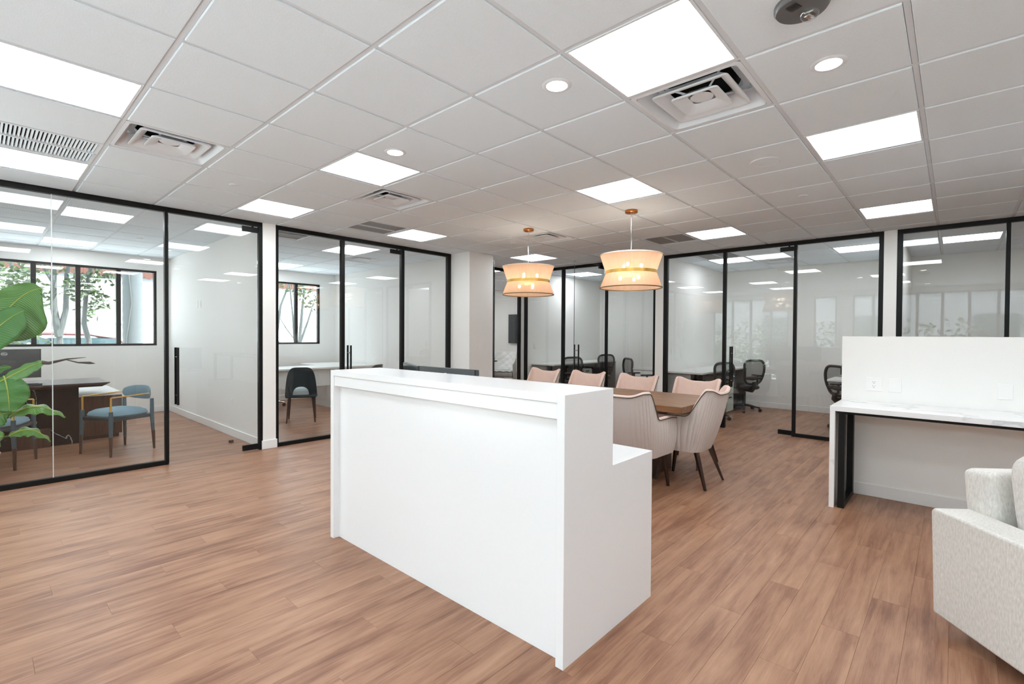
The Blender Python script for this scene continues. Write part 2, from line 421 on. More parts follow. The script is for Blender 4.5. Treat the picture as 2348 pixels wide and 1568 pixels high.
# ------------------------------------------------------------------ ceiling: deck, runners, tiles; fixtures take the cells listed
ceiling = struct(MB().box(X0 - .2, X1 + .2, Y0 - .2, Y1 + .2, H + 0.35, H + 0.5).obj('ceiling', M['deck']))
I0, I1 = math.floor(X0 / T - 1.0268), math.ceil(X1 / T - 1.0268)
J0, J1 = math.floor(Y0 / T - 3.259), math.ceil(Y1 / T - 3.259)
MAIN_L = {(2, -2): 'large square LED panel nearest the camera, beside the big air diffuser',
          (-1, 2): 'LED ceiling panel cut by the left edge, above the slatted return grille',
          (-1, 5): 'LED ceiling panel between the slatted return grille and the black glass front',
          (2, 2): 'LED ceiling panel beside the small downlight in the middle of the ceiling',
          (2, 5): 'LED ceiling panel directly above the white pier between the two glass offices',
          (5, 5): 'LED ceiling panel next to the flat grey grille, above the teal chair office',
          (5, 0): 'LED ceiling panel just in front of the larger brass pendant lamp',
          (5, -3): 'LED ceiling panel between the downlight and the round ceiling speaker, second from the camera',
          (9, -3): 'LED ceiling panel above the white pier by the half-height wall',
          (9, 0): 'LED ceiling panel beside the dark grille above the glass office with the open desk row',
          (9, 5): 'LED ceiling panel right behind the rod of the smaller pendant lamp'}
OFF_L = {(0, 8): 'LED panel inside the marble desk office, nearest its glass front',
         (0, 12): 'LED panel inside the marble desk office, close to its windows',
         (5, 8): 'LED panel inside the teal chair office, crossed by the black mullion',
         (5, 12): 'LED panel inside the teal chair office, above its small window',
         (13, 6): 'LED panel seen through the open glass door behind the pendant lamps',
         (13, 1): 'LED panel next to a dark grille inside the office with the pale green pedestal',
         (13, -2): 'LED panel over the far corner of the office behind the half-height wall',
         (13, -4): 'long bright LED panel inside the last office on the right above the half-height wall',
         (10, 8): 'LED panel inside the lounge room with the wall television',
         (13, 12): 'LED panel above the quilted lounge chair in the television room'}
HID_L = [(-1, -2), (2, -6), (5, -6), (9, -6), (10, 12), (13, 8)]  # unseen panels added for room light, some to brighten the lounge
VENTS = {(3, -2): 'large four-way air diffuser touching the nearest bright ceiling panel',
         (0, 3): 'four-way air diffuser beside the slatted return grille',
         (3, 3): 'four-way air diffuser in mid ceiling touching the corner of an LED panel',
         (7, 3): 'four-way air diffuser behind the canopy of the smaller pendant lamp',
         (6, 9): 'four-way air diffuser inside the teal chair office',
         (14, 0): 'four-way air diffuser inside the office with the pale green pedestal'}
GRILLES = {(-1, 4): 'slatted white return grille between two ceiling panels at the left edge',
           (4, 5): 'flat grey perforated return grille next to an LED panel above the teal chair office',
           (9, 1): 'flat grey return grille beside the larger pendant lamp',
           (3, 7): 'dark return grille inside the teal chair office by its black corner post',
           (12, 1): 'dark return grille inside the office with the pale green pedestal'}
taken = set(MAIN_L) | set(OFF_L) | set(HID_L) | set(VENTS) | set(GRILLES)
for i in range(I0, I1 + 2):
    x = GX(i)
    if X0 < x < X1: MB().box(x - .0118, x + .0118, Y0, Y1, H, H + .03).obj('runner', M['grid'], ceiling, smooth=False)
for j in range(J0, J1 + 2):
    y = GY(j)
    if Y0 < y < Y1: MB().box(X0, X1, y - .0115, y + .0115, H + .0012, H + .029).obj('runner', M['grid'], ceiling, smooth=False)
def tile_into(mb, x0, x1, y0, y1, z0):
    # tegular edge: a lip lies on the runner, the face hangs a little below it
    a, c, d = 0.0135, 0.004, 0.0065
    rows = [[(x0 + e, y0 + e), (x1 - e, y0 + e), (x1 - e, y1 - e), (x0 + e, y1 - e)] for e in (a, a, a + c)]
    zs = (z0 + 0.016, z0 - d + 0.003, z0 - d)
    V = [[mb.bm.verts.new((*p, z)) for p in r] for r, z in zip(rows, zs)]
    for q in (0, 1):
        for k in range(4): mb.bm.faces.new((V[q][k], V[q + 1][k], V[q + 1][(k + 1) % 4], V[q][(k + 1) % 4]))
    mb.bm.faces.new(V[2][::-1]); mb.bm.faces.new(V[0])
mb = MB(); tile_into(mb, -T / 2, T / 2, -T / 2, T / 2, 0); TILE = mb.mesh('tile', False, M['tile'])
tiles = []; rest = MB()
for i in range(I0, I1 + 1):
    for j in range(J0, J1 + 1):
        if (i, j) in taken: continue
        xm, ym = GX(i + .5), GY(j + .5)
        if not (X0 - T / 2 < xm < X1 + T / 2 and Y0 - T / 2 < ym < Y1 + T / 2): continue
        whole = X0 <= GX(i) and GX(i + 1) <= X1 and Y0 <= GY(j) and GY(j + 1) <= Y1
        dep = xm * 0.74 + ym * 0.672; lat = xm * 0.672 - ym * 0.74
        vis = dep > 1.3 and abs(lat) < dep * 1.08 + 0.5 and whole
        tiles.append((0 if vis else 1, dep, i, j))
tiles.sort()
for k, (v, dep, i, j) in enumerate(tiles):
    if v == 0 and k < 300:
        o = bpy.data.objects.new('tile', TILE); COL.objects.link(o); o.parent = ceiling; o.location = (GX(i + .5), GY(j + .5), H)
    else:
        tile_into(rest, max(GX(i), X0), min(GX(i + 1), X1), max(GY(j), Y0), min(GY(j + 1), Y1), H)
o = rest.obj('far_tiles', M['tile'], ceiling, smooth=False); o['kind'] = 'stuff'

# ------------------------------------------------------------------ walls
def wall(name, *b, m='wall'): return struct(MB().box(*b).obj(name, M[m], smooth=False))
def holed(name, axis, a, b, u0, u1, z0, z1, holes):
    """wall slab across axis from a to b, spanning u0..u1, with rectangular holes (ua, ub, za, zb) sorted along u"""
    mb = MB()
    def bx(ua, ub, za, zb):
        if ub - ua < 1e-4 or zb - za < 1e-4: return
        mb.box(ua, ub, a, b, za, zb) if axis == 'y' else mb.box(a, b, ua, ub, za, zb)
    u = u0
    for (ua, ub, za, zb) in sorted(holes):
        bx(u, ua, z0, z1); bx(ua, ub, z0, za); bx(ua, ub, zb, z1); u = ub
    bx(u, u1, z0, z1)
    return struct(mb.obj(name, M['wall'], smooth=False))
HW = H - 0.007
WIN1 = (-0.93, 2.135, 1.165, 2.465)
WIN2 = (3.57, 5.10, 1.165, 2.465)
holed('wall_back', 'y', Y1, Y1 + .16, X0 - .16, X1 + .16, 0, H + .3, [WIN1, WIN2])
wall('wall_far', X1, X1 + .16, Y0, Y1, 0, H + .3)
wall('wall_side', X0, X1, Y0 - .16, Y0, 0, H + .3)
FAC = [(-3.3, 2.12, 0.45, 2.55), (2.50, 3.06, 0.45, 2.55), (3.72, 5.95, 0.02, 2.55), (-4.4, -3.6, .02, 2.5)]
holed('wall_street', 'x', X0 - .16, X0, Y0 - .16, Y1 + .16, 0, H + .3, FAC)
PX0, PX1 = 2.30, 2.445                                    # partition between the two offices behind the left glass front
wall('wall_office_partition', PX0 + .02, PX1 - .02, YL + .16, Y1, 0, HW)
wall('wall_pier', PX0 - .002, PX1 + .002, YL - .005, YL + .16, 0, HW)
wall('wall_lounge_partition', 5.44, 5.56, YL + .15, Y1, 0, HW)
wall('wall_column', 5.225, 5.75, 5.655, YL + .15, 0, HW)
wall('wall_lounge_return', 5.56, 5.82, YL + .15, 6.72, 0, HW)
wall('wall_meeting_partition', XR + .02, X1, 6.475, 6.60, 0, HW)
wall('wall_corner_pier', XR - .03, XR + .10, 6.565, 6.62, 0, HW)
wall('wall_centre_partition', XR + .15, X1, 3.545, 3.675, 0, HW)
wall('wall_centre_pier', XR - .005, XR + .15, 3.543, 3.680, 0, HW)
wall('wall_end_partition', XR + .15, X1, 0.535, 0.655, 0, HW)
wall('wall_end_pier', XR - .005, XR + .15, 0.533, 0.662, 0, HW)
half = wall('wall_half_height', 5.235, 5.37, Y0, 0.745, 0, 1.389)

def base(name, *b): return struct(MB().box(*b, bevel=.003, seg=1).obj(name, M['trim'], smooth=False))
BH = 0.105
base('baseboard_office_back', X0, PX0 + .02, Y1 - .014, Y1, 0, BH)
base('baseboard_office_partition', PX0 + .006, PX0 + .02, YL + .16, Y1 - .014, 0, BH)
base('baseboard_pier', PX0 - .015, PX1 + .015, YL - .018, YL + .03, 0, BH)
base('baseboard_second_back', PX1 - .02, 5.44, Y1 - .014, Y1, 0, BH)
base('baseboard_second_side', 5.426, 5.44, YL + .16, Y1 - .014, 0, BH)
base('baseboard_second_inner', PX1 - .02, PX1 - .006, YL + .16, Y1 - .014, 0, BH)
base('baseboard_far_middle', X1 - .014, X1, .655, 3.545, 0, BH)
base('baseboard_far_meeting', X1 - .014, X1, 3.675, 6.475, 0, BH)
base('baseboard_far_end', X1 - .014, X1, Y0, .535, 0, BH)
base('baseboard_middle_side', XR + .15, X1 - .014, 3.531, 3.545, 0, BH)
base('baseboard_middle_end', XR + .15, X1 - .014, .655, .669, 0, BH)
base('baseboard_half_wall', 5.221, 5.235, Y0, .745, 0, BH)
base('baseboard_column', 5.225, 5.75, 5.641, 5.655, 0, BH)
base('baseboard_lounge_back', 5.56, X1, Y1 - .014, Y1, 0, BH)
base('baseboard_lounge_side', X1 - .014, X1, 6.60, Y1 - .014, 0, BH)

# ------------------------------------------------------------------ glass fronts
def front_obj(axis, c, mb_boxes, name, m, parent, bevel=.002):
    """boxes given as (u0,u1,d0,d1,z0,z1): u along the front, d behind its near face"""
    mb = MB()
    for (u0, u1, d0, d1, z0, z1) in mb_boxes:
        if axis == 'y': mb.box(u0, u1, c + d0, c + d1, z0, z1, bevel=bevel, seg=1)
        else: mb.box(c + d0, c + d1, u0, u1, z0, z1, bevel=bevel, seg=1)
    return mb.obj(name, M[m], parent, smooth=False)
HD = 2.645           # underside of the header
def glass_front(idx, axis, c, u0, u1, posts, panes, sills, dep=0.055):
    e = sempty('window_%d' % idx)
    front_obj(axis, c, [(u0, u1, 0, dep, HD, H - .007)], 'header', 'black', e)
    for (a, b) in posts: front_obj(axis, c, [(a, b, 0, dep, 0, HD)], 'post', 'black', e)
    for (a, b) in sills: front_obj(axis, c, [(a, b, 0.004, dep - .004, 0, 0.048)], 'sill', 'black', e)
    for (a, b) in panes: front_obj(axis, c, [(a, b, .022, .032, .045, HD + .003)], 'pane', 'glass', e, bevel=0)
    return e
def pull_handle(parent, p, wdir, ndir, z0=.62, z1=1.23, off=.042):
    """back-to-back ladder pull: two bars either side of the pane joined by two standoffs"""
    for s in (-1, 1):
        q = Vector(p) + Vector(ndir) * s * off
        MB().tube([(q.x, q.y, z0), (q.x, q.y, z1)], .0125, 12).obj('pull_handle', M['black'], parent)
    for z in (z0 + .1, z1 - .1):
        a = Vector(p) - Vector(ndir) * off; b = Vector(p) + Vector(ndir) * off
        MB().tube([(a.x, a.y, z), (b.x, b.y, z)], .008, 10).obj('standoff', M['chrome'], parent)
def door_leaf(idx, hinge, wdir, w, z1=2.632):
    """frameless pivot door: leaf from the hinge point along wdir"""
    e = sempty('door_%d' % idx)
    d = Vector((*wdir, 0)).normalized(); nrm = Vector((-d.y, d.x, 0)); h = Vector((*hinge, 0))
    ang = math.atan2(d.y, d.x); mtx = Matrix.Translation(h) @ Matrix.Rotation(ang, 4, 'Z')
    MB().box(.006, w - .004, -.005, .005, .012, z1, mtx=mtx).obj('pane', M['glass'], e, smooth=False)
    MB().box(w - .004, w - .0015, -.005, .005, .012, z1, mtx=mtx).obj('polished_edge', M['edge_dark'], e, smooth=False)
    for (za, zb) in ((.012, .075), (z1 - .06, z1)):
        MB().box(.004, .172, -.016, .016, za, zb, bevel=.002, seg=1, mtx=mtx).obj('patch_fitting', M['black'], e, smooth=False)
    MB().tube([h + d * .06 + Vector((0, 0, z1)), h + d * .06 + Vector((0, 0, HD + .005))], .012, 10).obj('pivot', M['black'], e)
    p = h + d * (w - .075)
    pull_handle(e, p, d, nrm)
    return e
# left front, first office: two butt-jointed panes, post, pivot door, jamb
glass_front(1, 'y', YL, X0, 2.297, [(1.328, 1.358), (2.257, 2.297)], [(X0, .468), (.473, 1.330)], [(X0, 1.33)])
o = front_obj('y', YL, [(.467, .474, .021, .033, .048, HD)], 'glass_joint', 'glass_edge', bpy.data.objects['window_1'], bevel=0)
door_leaf(1, (2.255, YL + .027), (-1, 0), .893)
# left front, second office
glass_front(2, 'y', YL, 2.445, 5.226, [(2.447, 2.483), (3.305, 3.355), (4.262, 4.318), (5.155, 5.226)],
            [(2.48, 3.31), (4.315, 5.16)], [(2.48, 3.31), (4.315, 5.16)])
door_leaf(2, (4.26, YL + .027), (-1, 0), .90)
# lounge front beyond the column
glass_front(3, 'y', 6.62, 5.82, 7.56, [(5.82, 5.86), (6.745, 6.785), (7.50, 7.56)], [(6.78, 7.505)], [(6.78, 7.505)])
door_leaf(3, (5.865, 6.63), (0, -1), .895)
# right fronts
glass_front(4, 'x', XR, 3.680, 6.563, [(6.478, 6.563), (5.557, 5.615), (4.612, 4.650), (3.680, 3.722)],
            [(5.61, 6.48), (3.72, 4.615)], [(5.61, 6.48), (3.72, 4.615)])
door_leaf(4, (7.60, 4.67), (-1, .035), .89)
glass_front(5, 'x', XR, .662, 3.543, [(3.476, 3.543), (2.556, 2.600), (1.614, 1.654), (.662, .712)],
            [(2.598, 3.478), (.71, 1.616)], [(2.598, 3.478), (.71, 1.616)])
door_leaf(5, (XR + .027, 1.656), (0, 1), .895)
glass_front(6, 'x', XR, -4.55, .533, [(.478, .533), (-.442, -.406), (-1.38, -1.34), (-4.55, -4.5)],
            [(-.408, .48), (-1.342, -.44), (-4.5, -1.38)], [(-4.5, .48)])

# ------------------------------------------------------------------ outside windows
def outer_window(idx, axis, c, u0, u1, z0, z1, mull, t=.06, d=.07):
    e = sempty('window_%d' % idx)
    def part(name, a, b, za, zb, m='black', d0=0.0, d1=d):
        mb = MB()
        if axis == 'y': mb.box(a, b, c + d0, c + d1, za, zb)
        else: mb.box(c - d1, c - d0, a, b, za, zb)
        return mb.obj(name, M[m], e, smooth=False)
    part('frame', u0, u1, z0, z0 + t * .6); part('frame', u0, u1, z1 - t * .6, z1)
    part('frame', u0, u0 + t * .6, z0, z1); part('frame', u1 - t * .6, u1, z0, z1)
    ed = [u0 + t * .5] + list(mull) + [u1 - t * .5]
    for q in mull: part('mullion', q - t / 2, q + t / 2, z0, z1)
    for a, b in zip(ed[:-1], ed[1:]): part('pane', a, b, z0 + .02, z1 - .02, 'winglass', .03, .04)
    return e
outer_window(7, 'y', Y1 + .02, *WIN1[:2], *WIN1[2:], [-.42, .083, .592, 1.102, 1.612])
outer_window(8, 'y', Y1 + .02, *WIN2[:2], *WIN2[2:], [4.08, 4.59])
outer_window(9, 'x', X0 - .02, *FAC[0], [-2.8, -2.3, -1.8, -1.29, -.78, -.27, .235, .73, 1.2, 1.66])
outer_window(10, 'x', X0 - .02, *FAC[1], [])
outer_window(11, 'x', X0 - .02, *FAC[2], [4.22, 4.80, 5.35])
outer_window(12, 'x', X0 - .02, *FAC[3], [])

# ------------------------------------------------------------------ ceiling fixtures
def panel_meshes():
    a = T / 2 - .013
    f = MB()
    for (x0, x1, y0, y1) in ((-a, a, -a, -a + .012), (-a, a, a - .012, a), (-a, -a + .012, -a + .012, a - .012), (a - .012, a, -a + .012, a - .012)):
        f.box(x0, x1, y0, y1, -.004, .02)
    d = MB().box(-a + .0115, a - .0115, -a + .0115, a - .0115, -.001, .012)
    me = d.mesh('diffuser', False, M['panel_glow']); dim = me.copy(); dim.materials[0] = M['panel_glow_dim']
    return f.mesh('frame', False, M['vent']), me, dim
PF, PD, PDIM = panel_meshes()
def panel_light(c, label, group):
    t = thing('ceiling_light', label, 'light', (GX(c[0] + .5), GY(c[1] + .5), H), 0, group)
    for nm, me in (('frame', PF), ('diffuser', PDIM if c[0] >= 12 and c[1] < 5 else PD)):
        o = bpy.data.objects.new(nm, me); COL.objects.link(o); o.parent = t
for c, lb in MAIN_L.items(): panel_light(c, lb, 'LED panels over the open office')
for c, lb in OFF_L.items(): panel_light(c, lb, 'LED panels inside the glass offices')
for c in HID_L: panel_light(c, 'LED panel out of view overhead', 'LED panels outside the view')

def square_ring(mb, a0, z0, a1, z1, r=.02, seg=3):
    """sloped square band with rounded corners, from half-size a0 at z0 to a1 at z1"""
    def loop(a, z):
        pts = []
        rr = min(r, a * .5)
        for (sx, sy, a0_) in ((1, 1, 0), (-1, 1, PI / 2), (-1, -1, PI), (1, -1, 3 * PI / 2)):
            for k in range(seg + 1):
                th = a0_ + k / seg * PI / 2
                pts.append((sx * (a - rr) + rr * math.cos(th), sy * (a - rr) + rr * math.sin(th), z))
        return pts
    mb.grid([loop(a0, z0), loop(a1, z1)], close_v=True)
def vent_meshes():
    a = T / 2 - .013
    out = MB(); square_ring(out, a, 0, a, .02, .003); square_ring(out, a, 0, a - .022, -.003, .02); square_ring(out, a - .022, -.003, a - .08, .085, .03)
    square_ring(out, a - .08, .085, .185, .090, .08)
    ring = MB(); square_ring(ring, .205, .002, .19, .002, .02); square_ring(ring, .19, .002, .14, .048, .02); square_ring(ring, .205, .002, .205, .010, .02); square_ring(ring, .205, .010, .155, .052, .02)
    core = MB(); square_ring(core, .128, -.006, .118, -.006, .02); square_ring(core, .118, -.006, .062, .024, .02); square_ring(core, .128, -.006, .128, .004, .02); square_ring(core, .128, .004, .06, .046, .02)
    core.lathe([(.062, .024), (.055, .022), (.0, .022)], 20)
    neck = MB().lathe([(.20, .089), (.19, .092), (.185, .27), (0, .27)], 28)
    br = lambda s, t_: MB().tube([(s * .06, t_ * .06, .035), (s * .2, t_ * .2, .08)], .006, 6).mesh('bracket', True, M['vent'])
    return [('frame', out.mesh('frame', True, M['vent'])), ('louver', ring.mesh('louver', True, M['vent'])), ('louver_core', core.mesh('louver_core', True, M['vent'])),
            ('duct_neck', neck.mesh('duct_neck', True, M['void'])), *[('bracket', br(s, t_)) for s in (-1, 1) for t_ in (-1, 1)]]
VM = vent_meshes()
for c, lb in VENTS.items():
    t = thing('ceiling_vent', lb, 'vent', (GX(c[0] + .5), GY(c[1] + .5), H), 0, 'air diffusers in the ceiling')
    for nm, me in VM:
        o = bpy.data.objects.new(nm, me); COL.objects.link(o); o.parent = t
def grille(c, label, slatted):
    t = thing('return_grille', label, 'vent', (GX(c[0] + .5), GY(c[1] + .5), H), 0, 'return grilles in the ceiling')
    a = T / 2 - .013
    f = MB()
    for (x0, x1, y0, y1) in ((-a, a, -a, -a + .02), (-a, a, a - .02, a), (-a, -a + .02, -a + .02, a - .02), (a - .02, a, -a + .02, a - .02), (-a, a, -.006, .006)):
        f.box(x0, x1, y0, y1, -.004, .018)
    f.obj('frame', M['vent'], t, smooth=False)
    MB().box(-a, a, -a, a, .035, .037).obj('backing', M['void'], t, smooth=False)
    n = 27 if slatted else 40
    me = None
    for k in range(n):
        x = -a + .02 + (2 * a - .04) * (k + .5) / n
        if me is None:
            w = .014 if slatted else .0088
            me = MB().box(-w / 2, w / 2, -a + .015, a - .015, 0, .002, mtx=Matrix.Translation((0, 0, .008)) @ Matrix.Rotation(.7 if slatted else .25, 4, 'Y')).mesh('slat', False, M['vent' if slatted else 'perforated'])
        o = bpy.data.objects.new('slat', me); COL.objects.link(o); o.parent = t; o.location = (x, 0, 0)
for c, lb in GRILLES.items(): grille(c, lb, c == (-1, 4))
def downlight(x, y, label, group='recessed downlights'):
    t = thing('recessed_downlight', label, 'light', (x, y, H - .0065), 0, group)
    MB().lathe([(.052, 0.004), (.056, -.005), (.068, -.006), (.078, 0)], 32).obj('trim_ring', M['vent'], t)
    MB().lathe([(.0, -.0035), (.054, -.003), (.054, .003), (0, .003)], 32).obj('lens', M['down_glow'], t)
downlight(2.066, 1.568, 'small round downlight near the large LED panel')
downlight(2.046, 3.01, 'small round downlight touching the LED panel in mid ceiling')
downlight(2.771, .467, 'small round downlight between the fire alarm and an LED panel')
for (x, y) in ((2.05, -1.5), (4.6, -1.5), (-.4, .5)): downlight(x, y, 'round downlight out of view over the waiting area', 'downlights outside the view')
def disc(name, x, y, r, label, cat):
    o = MB().lathe([(0, -.009), (r * .86, -.008), (r, -.002), (r, .002)], 28).obj(name, M['vent'], loc=(x, y, H - .0065))
    return tag(o, label, cat, 'sprinkler covers')
disc('sprinkler_cover', 1.547, 4.739, .04, 'small white disc sprinkler cover above the first glass office door', 'sprinkler')
disc('sprinkler_cover', 5.197, 1.065, .04, 'small white disc sprinkler cover beyond the ceiling speaker', 'sprinkler')
disc('sprinkler_cover', 5.199, 4.708, .04, 'small white disc sprinkler cover beside the rod of the smaller pendant', 'sprinkler')
disc('sprinkler_cover', 1.539, 8.403, .04, 'small white disc sprinkler cover inside the marble desk office', 'sprinkler')
sp = thing('ceiling_speaker', 'white round ceiling speaker between two LED panels', 'speaker', (4.008, 1.072, H - .0065))
MB().lathe([(.088, -.004), (.096, -.007), (.105, -.004), (.107, 0)], 40).obj('trim_ring', M['vent'], sp)
MB().lathe([(0, -.006), (.04, -.005), (.088, -.004)], 40).obj('speaker_cover', M['tile'], sp)
al = thing('fire_alarm_strobe', 'dark grey round ceiling alarm with a clear strobe lens at the top edge', 'alarm', (2.205, .465, H - .0065), -.35)
MB().lathe([(.098, 0), (.098, -.012), (.090, -.024), (.05, -.03), (0, -.03)], 44).obj('housing', M['strobe'], al)
st = MB().lathe([(.034, -.026), (.034, -.04), (.026, -.054), (.012, -.060), (0, -.061)], 28, c=(.03, -.012, 0)).obj('strobe_lens', M['lens'], al)
MB().box(.012, .05, -.022, -.002, -.052, -.032, bevel=.003).obj('flash_tube', M['chrome'], al)
MB().box(-.07, -.03, -.02, .02, -.032, -.029, bevel=.002).obj('sounder_grille', M['plastic'], al)

# ------------------------------------------------------------------ pendants
def pendant(x, y, label):
    t = thing('pendant_lamp', label, 'lamp', (x, y, 0), 0, 'pendant lamps over the dining table')
    zt, zm, zb, R_, r_ = 2.228, 2.048, 1.885, .318, .258
    MB().lathe([(0, H - .006), (.062, H - .006), (.066, H - .012), (.066, H - .03), (.058, H - .036), (0, H - .036)], 32).obj('canopy', M['copper'], t)
    MB().tube([(0, 0, H - .034), (0, 0, zt - .01)], .0065, 10).obj('rod', M['chrome'], t)
    n = 96
    for (za, zb_, ra, rb, nm) in ((zt, zm, R_, r_, 'upper_shade'), (zm, zb, r_, R_, 'lower_shade')):
        rows = []
        for k in range(9):
            f = k / 8
            rows.append([((ra + (rb - ra) * f + .0018 * math.cos(q * 24 * 2 * PI / n)) * math.cos(2 * PI * q / n), (ra + (rb - ra) * f + .0018 * math.cos(q * 24 * 2 * PI / n)) * math.sin(2 * PI * q / n), za + (zb_ - za) * f) for q in range(n)])
        mb = MB(); mb.grid(rows, close_v=True); mb.obj(nm, M['shade'], t)
    def ring(r, z, h, w, nm, m): MB().lathe([(r - w, z - h), (r + w, z - h), (r + w, z + h), (r - w, z + h), (r - w, z - h)], 96).obj(nm, M[m], t)
    ring(R_, zt, .005, .004, 'upper_rim', 'shade_rim'); ring(R_, zb, .005, .004, 'lower_rim', 'rimdark'); ring(r_ + .005, zm, .016, .004, 'brass_band', 'brass')
    sp_ = MB()
    for k in range(3):
        a = k * 2 * PI / 3 + .4
        sp_.tube([(0, 0, zt - .004), (R_ * math.cos(a), R_ * math.sin(a), zt - .004)], .003, 6)
    sp_.obj('spider', M['brass'], t)
    MB().tube([(0, 0, zt), (0, 0, zm)], .012, 10).obj('stem', M['brass'], t)
    for k in range(6):
        a = k * PI / 3 + .2; zz = zm + (.075 if k % 2 else -.06)
        b = MB().ball((.11 * math.cos(a), .11 * math.sin(a), zz), .016, 12, 8, (1, 1, 1.4)).obj('bulb', M['bulb_glow'], t)
        MB().tube([(0, 0, zm), (.11 * math.cos(a), .11 * math.sin(a), zz - .02)], .004, 6).obj('lamp_arm', M['brass'], t)
    l = bpy.data.lights.new('pendant_light', 'POINT'); l.energy = 3.6; l.color = (1.0, .90, .76); l.shadow_soft_size = .06
    lo = bpy.data.objects.new('pendant_light', l); COL.objects.link(lo); lo.location = (0, 0, zm + .03); lo.parent = t
pendant(4.62, 3.93, 'smaller-looking drum pendant with brass waist band, in front of the wall television')
pendant(4.64, 2.53, 'larger-looking drum pendant with brass waist band, nearer to the reception desk corner')

# ------------------------------------------------------------------ reception desk
dk = thing('reception_desk', 'tall white glossy reception desk with raised counter in the middle of the room', 'desk', (0, 0, 0))
xa, xb, xc = 1.617, 2.000, 2.402; ya, yb = 1.175, 3.131; zh, zl = 1.138, .777
prof = [(xa, 0), (xc, 0), (xc, zl), (xb, zl), (xb, zh), (xa, zh)]
for y in (ya, yb - .04):
    o = MB().prism(prof, 'y', y, y + .04).obj('side_panel', M['quartz'], dk, smooth=False)
    bv = o.modifiers.new('edge', 'BEVEL'); bv.width = .0012; bv.segments = 1; bv.limit_method = 'ANGLE'
MB().box(xa, xb, ya + .04, yb - .04, zh - .036, zh, bevel=.0008, seg=1).obj('counter_top', M['quartz'], dk, smooth=False)
MB().box(xa + .008, xa + .028, ya + .04, yb - .04, zh - .104, zh - .038, bevel=.0008, seg=1).obj('fascia', M['quartz'], dk, smooth=False)
MB().box(xa + .044, xa + .062, ya + .04, yb - .04, 0, zh - .05).obj('front_panel', M['quartz'], dk, smooth=False)
MB().box(xb - .02, xb - .002, ya + .04, yb - .04, zl, zh - .037).obj('rear_panel', M['quartz'], dk, smooth=False)
MB().box(xa + .062, xc, ya + .04, yb - .04, zl - .04, zl, bevel=.0008, seg=1).obj('work_surface', M['quartz'], dk, smooth=False)

def logo_ring(parent, c, ex, ez, r=.022):
    """oval ring with the four letters of the maker's mark, lying in the plane of ex and ez"""
    ex, ez = Vector(ex).normalized(), Vector(ez).normalized(); nn = ex.cross(ez)
    pts = [Vector(c) + ex * (r * 1.15 * math.cos(2 * PI * k / 28)) + ez * (r * .86 * math.sin(2 * PI * k / 28)) for k in range(29)]
    g = MB().tube(pts, .0019, 6, cap=False).obj('logo_ring', M['logo'], parent)
    f = bpy.data.curves.new('logo_lettering', 'FONT'); f.body = 'DELL'; f.size = r * .86; f.align_x = 'CENTER'; f.align_y = 'CENTER'; f.extrude = .0006; f.offset = .0006
    f.materials.append(M['logo'])
    tmp = bpy.data.objects.new('lettering_source', f); COL.objects.link(tmp)
    me = bpy.data.meshes.new_from_object(tmp.evaluated_get(bpy.context.evaluated_depsgraph_get()))
    bpy.data.objects.remove(tmp)
    fo = bpy.data.objects.new('logo_lettering', me); COL.objects.link(fo); fo.parent = parent; fo['kind'] = 'stuff'
    fo.matrix_local = Matrix.Translation(Vector(c)) @ Matrix((ex, ez, nn)).transposed().to_4x4()
def monitor(loc, rz, label, w=.60, h=.34, lift=.035, logo=True):
    """local -y is the back of the screen, +y the lit face"""
    t = thing('monitor', label, 'monitor', loc, rz)
    z0 = lift
    MB().box(-w / 2, w / 2, -.018, .012, z0, z0 + h, bevel=.004).obj('housing', M['monitor'], t)
    MB().box(-w / 2 + .008, w / 2 - .008, .012, .0135, z0 + .012, z0 + h - .008).obj('screen', M['screen'], t, smooth=False)
    for s in (-1, 1): MB().box(s * w / 2 - (.012 if s > 0 else 0), s * w / 2 + (.012 if s < 0 else 0), -.0195, -.018, z0, z0 + h).obj('edge_strip', M['plastic'], t, smooth=False)
    MB().box(-.10, .10, -.045, -.018, z0 + .08, z0 + .22, bevel=.01).obj('rear_hump', M['monitor'], t)
    MB().box(-.028, .028, -.05, -.03, 0.012, z0 + .16, bevel=.004).obj('stand_neck', M['plastic'], t)
    MB().box(-.12, .12, -.11, .07, 0, .012, bevel=.004).obj('stand_foot', M['plastic'], t)
    if logo: logo_ring(t, (0, -.0198, z0 + h - .055), (1, 0, 0), (0, 0, 1))
    return t
monitor((2.165, 2.56, zl), math.radians(-90), 'grey monitor back peeking over the reception counter, parallel to it', .60, .345)
monitor((2.285, 3.14, zl), math.radians(-90 + 155), 'angled monitor peeking over the reception counter beside a glass door post', .55, .34)

# ------------------------------------------------------------------ dining table and chairs
tb = thing('dining_table', 'long walnut dining table behind the reception desk under the pendants', 'table', (4.63, 3.24, 0))
L_, Wd = 1.49, .50
MB().box(-Wd, Wd, -L_, L_, .702, .760, bevel=.0025, seg=2).obj('table_top', M['walnut'], tb, smooth=False)
for s in (-1, 1): MB().box(-.27, .27, s * (L_ - .47) - .04, s * (L_ - .47) + .04, 0, .702, bevel=.004).obj('pedestal_panel', M['darkwood'], tb, smooth=False)
MB().box(-.03, .03, -L_ + .51, L_ - .51, .06, .20, bevel=.004).obj('stretcher', M['darkwood'], tb, smooth=False)
MB().box(-.40, .40, -L_ + .2, L_ - .2, .672, .702).obj('sub_frame', M['leg'], tb, smooth=False)

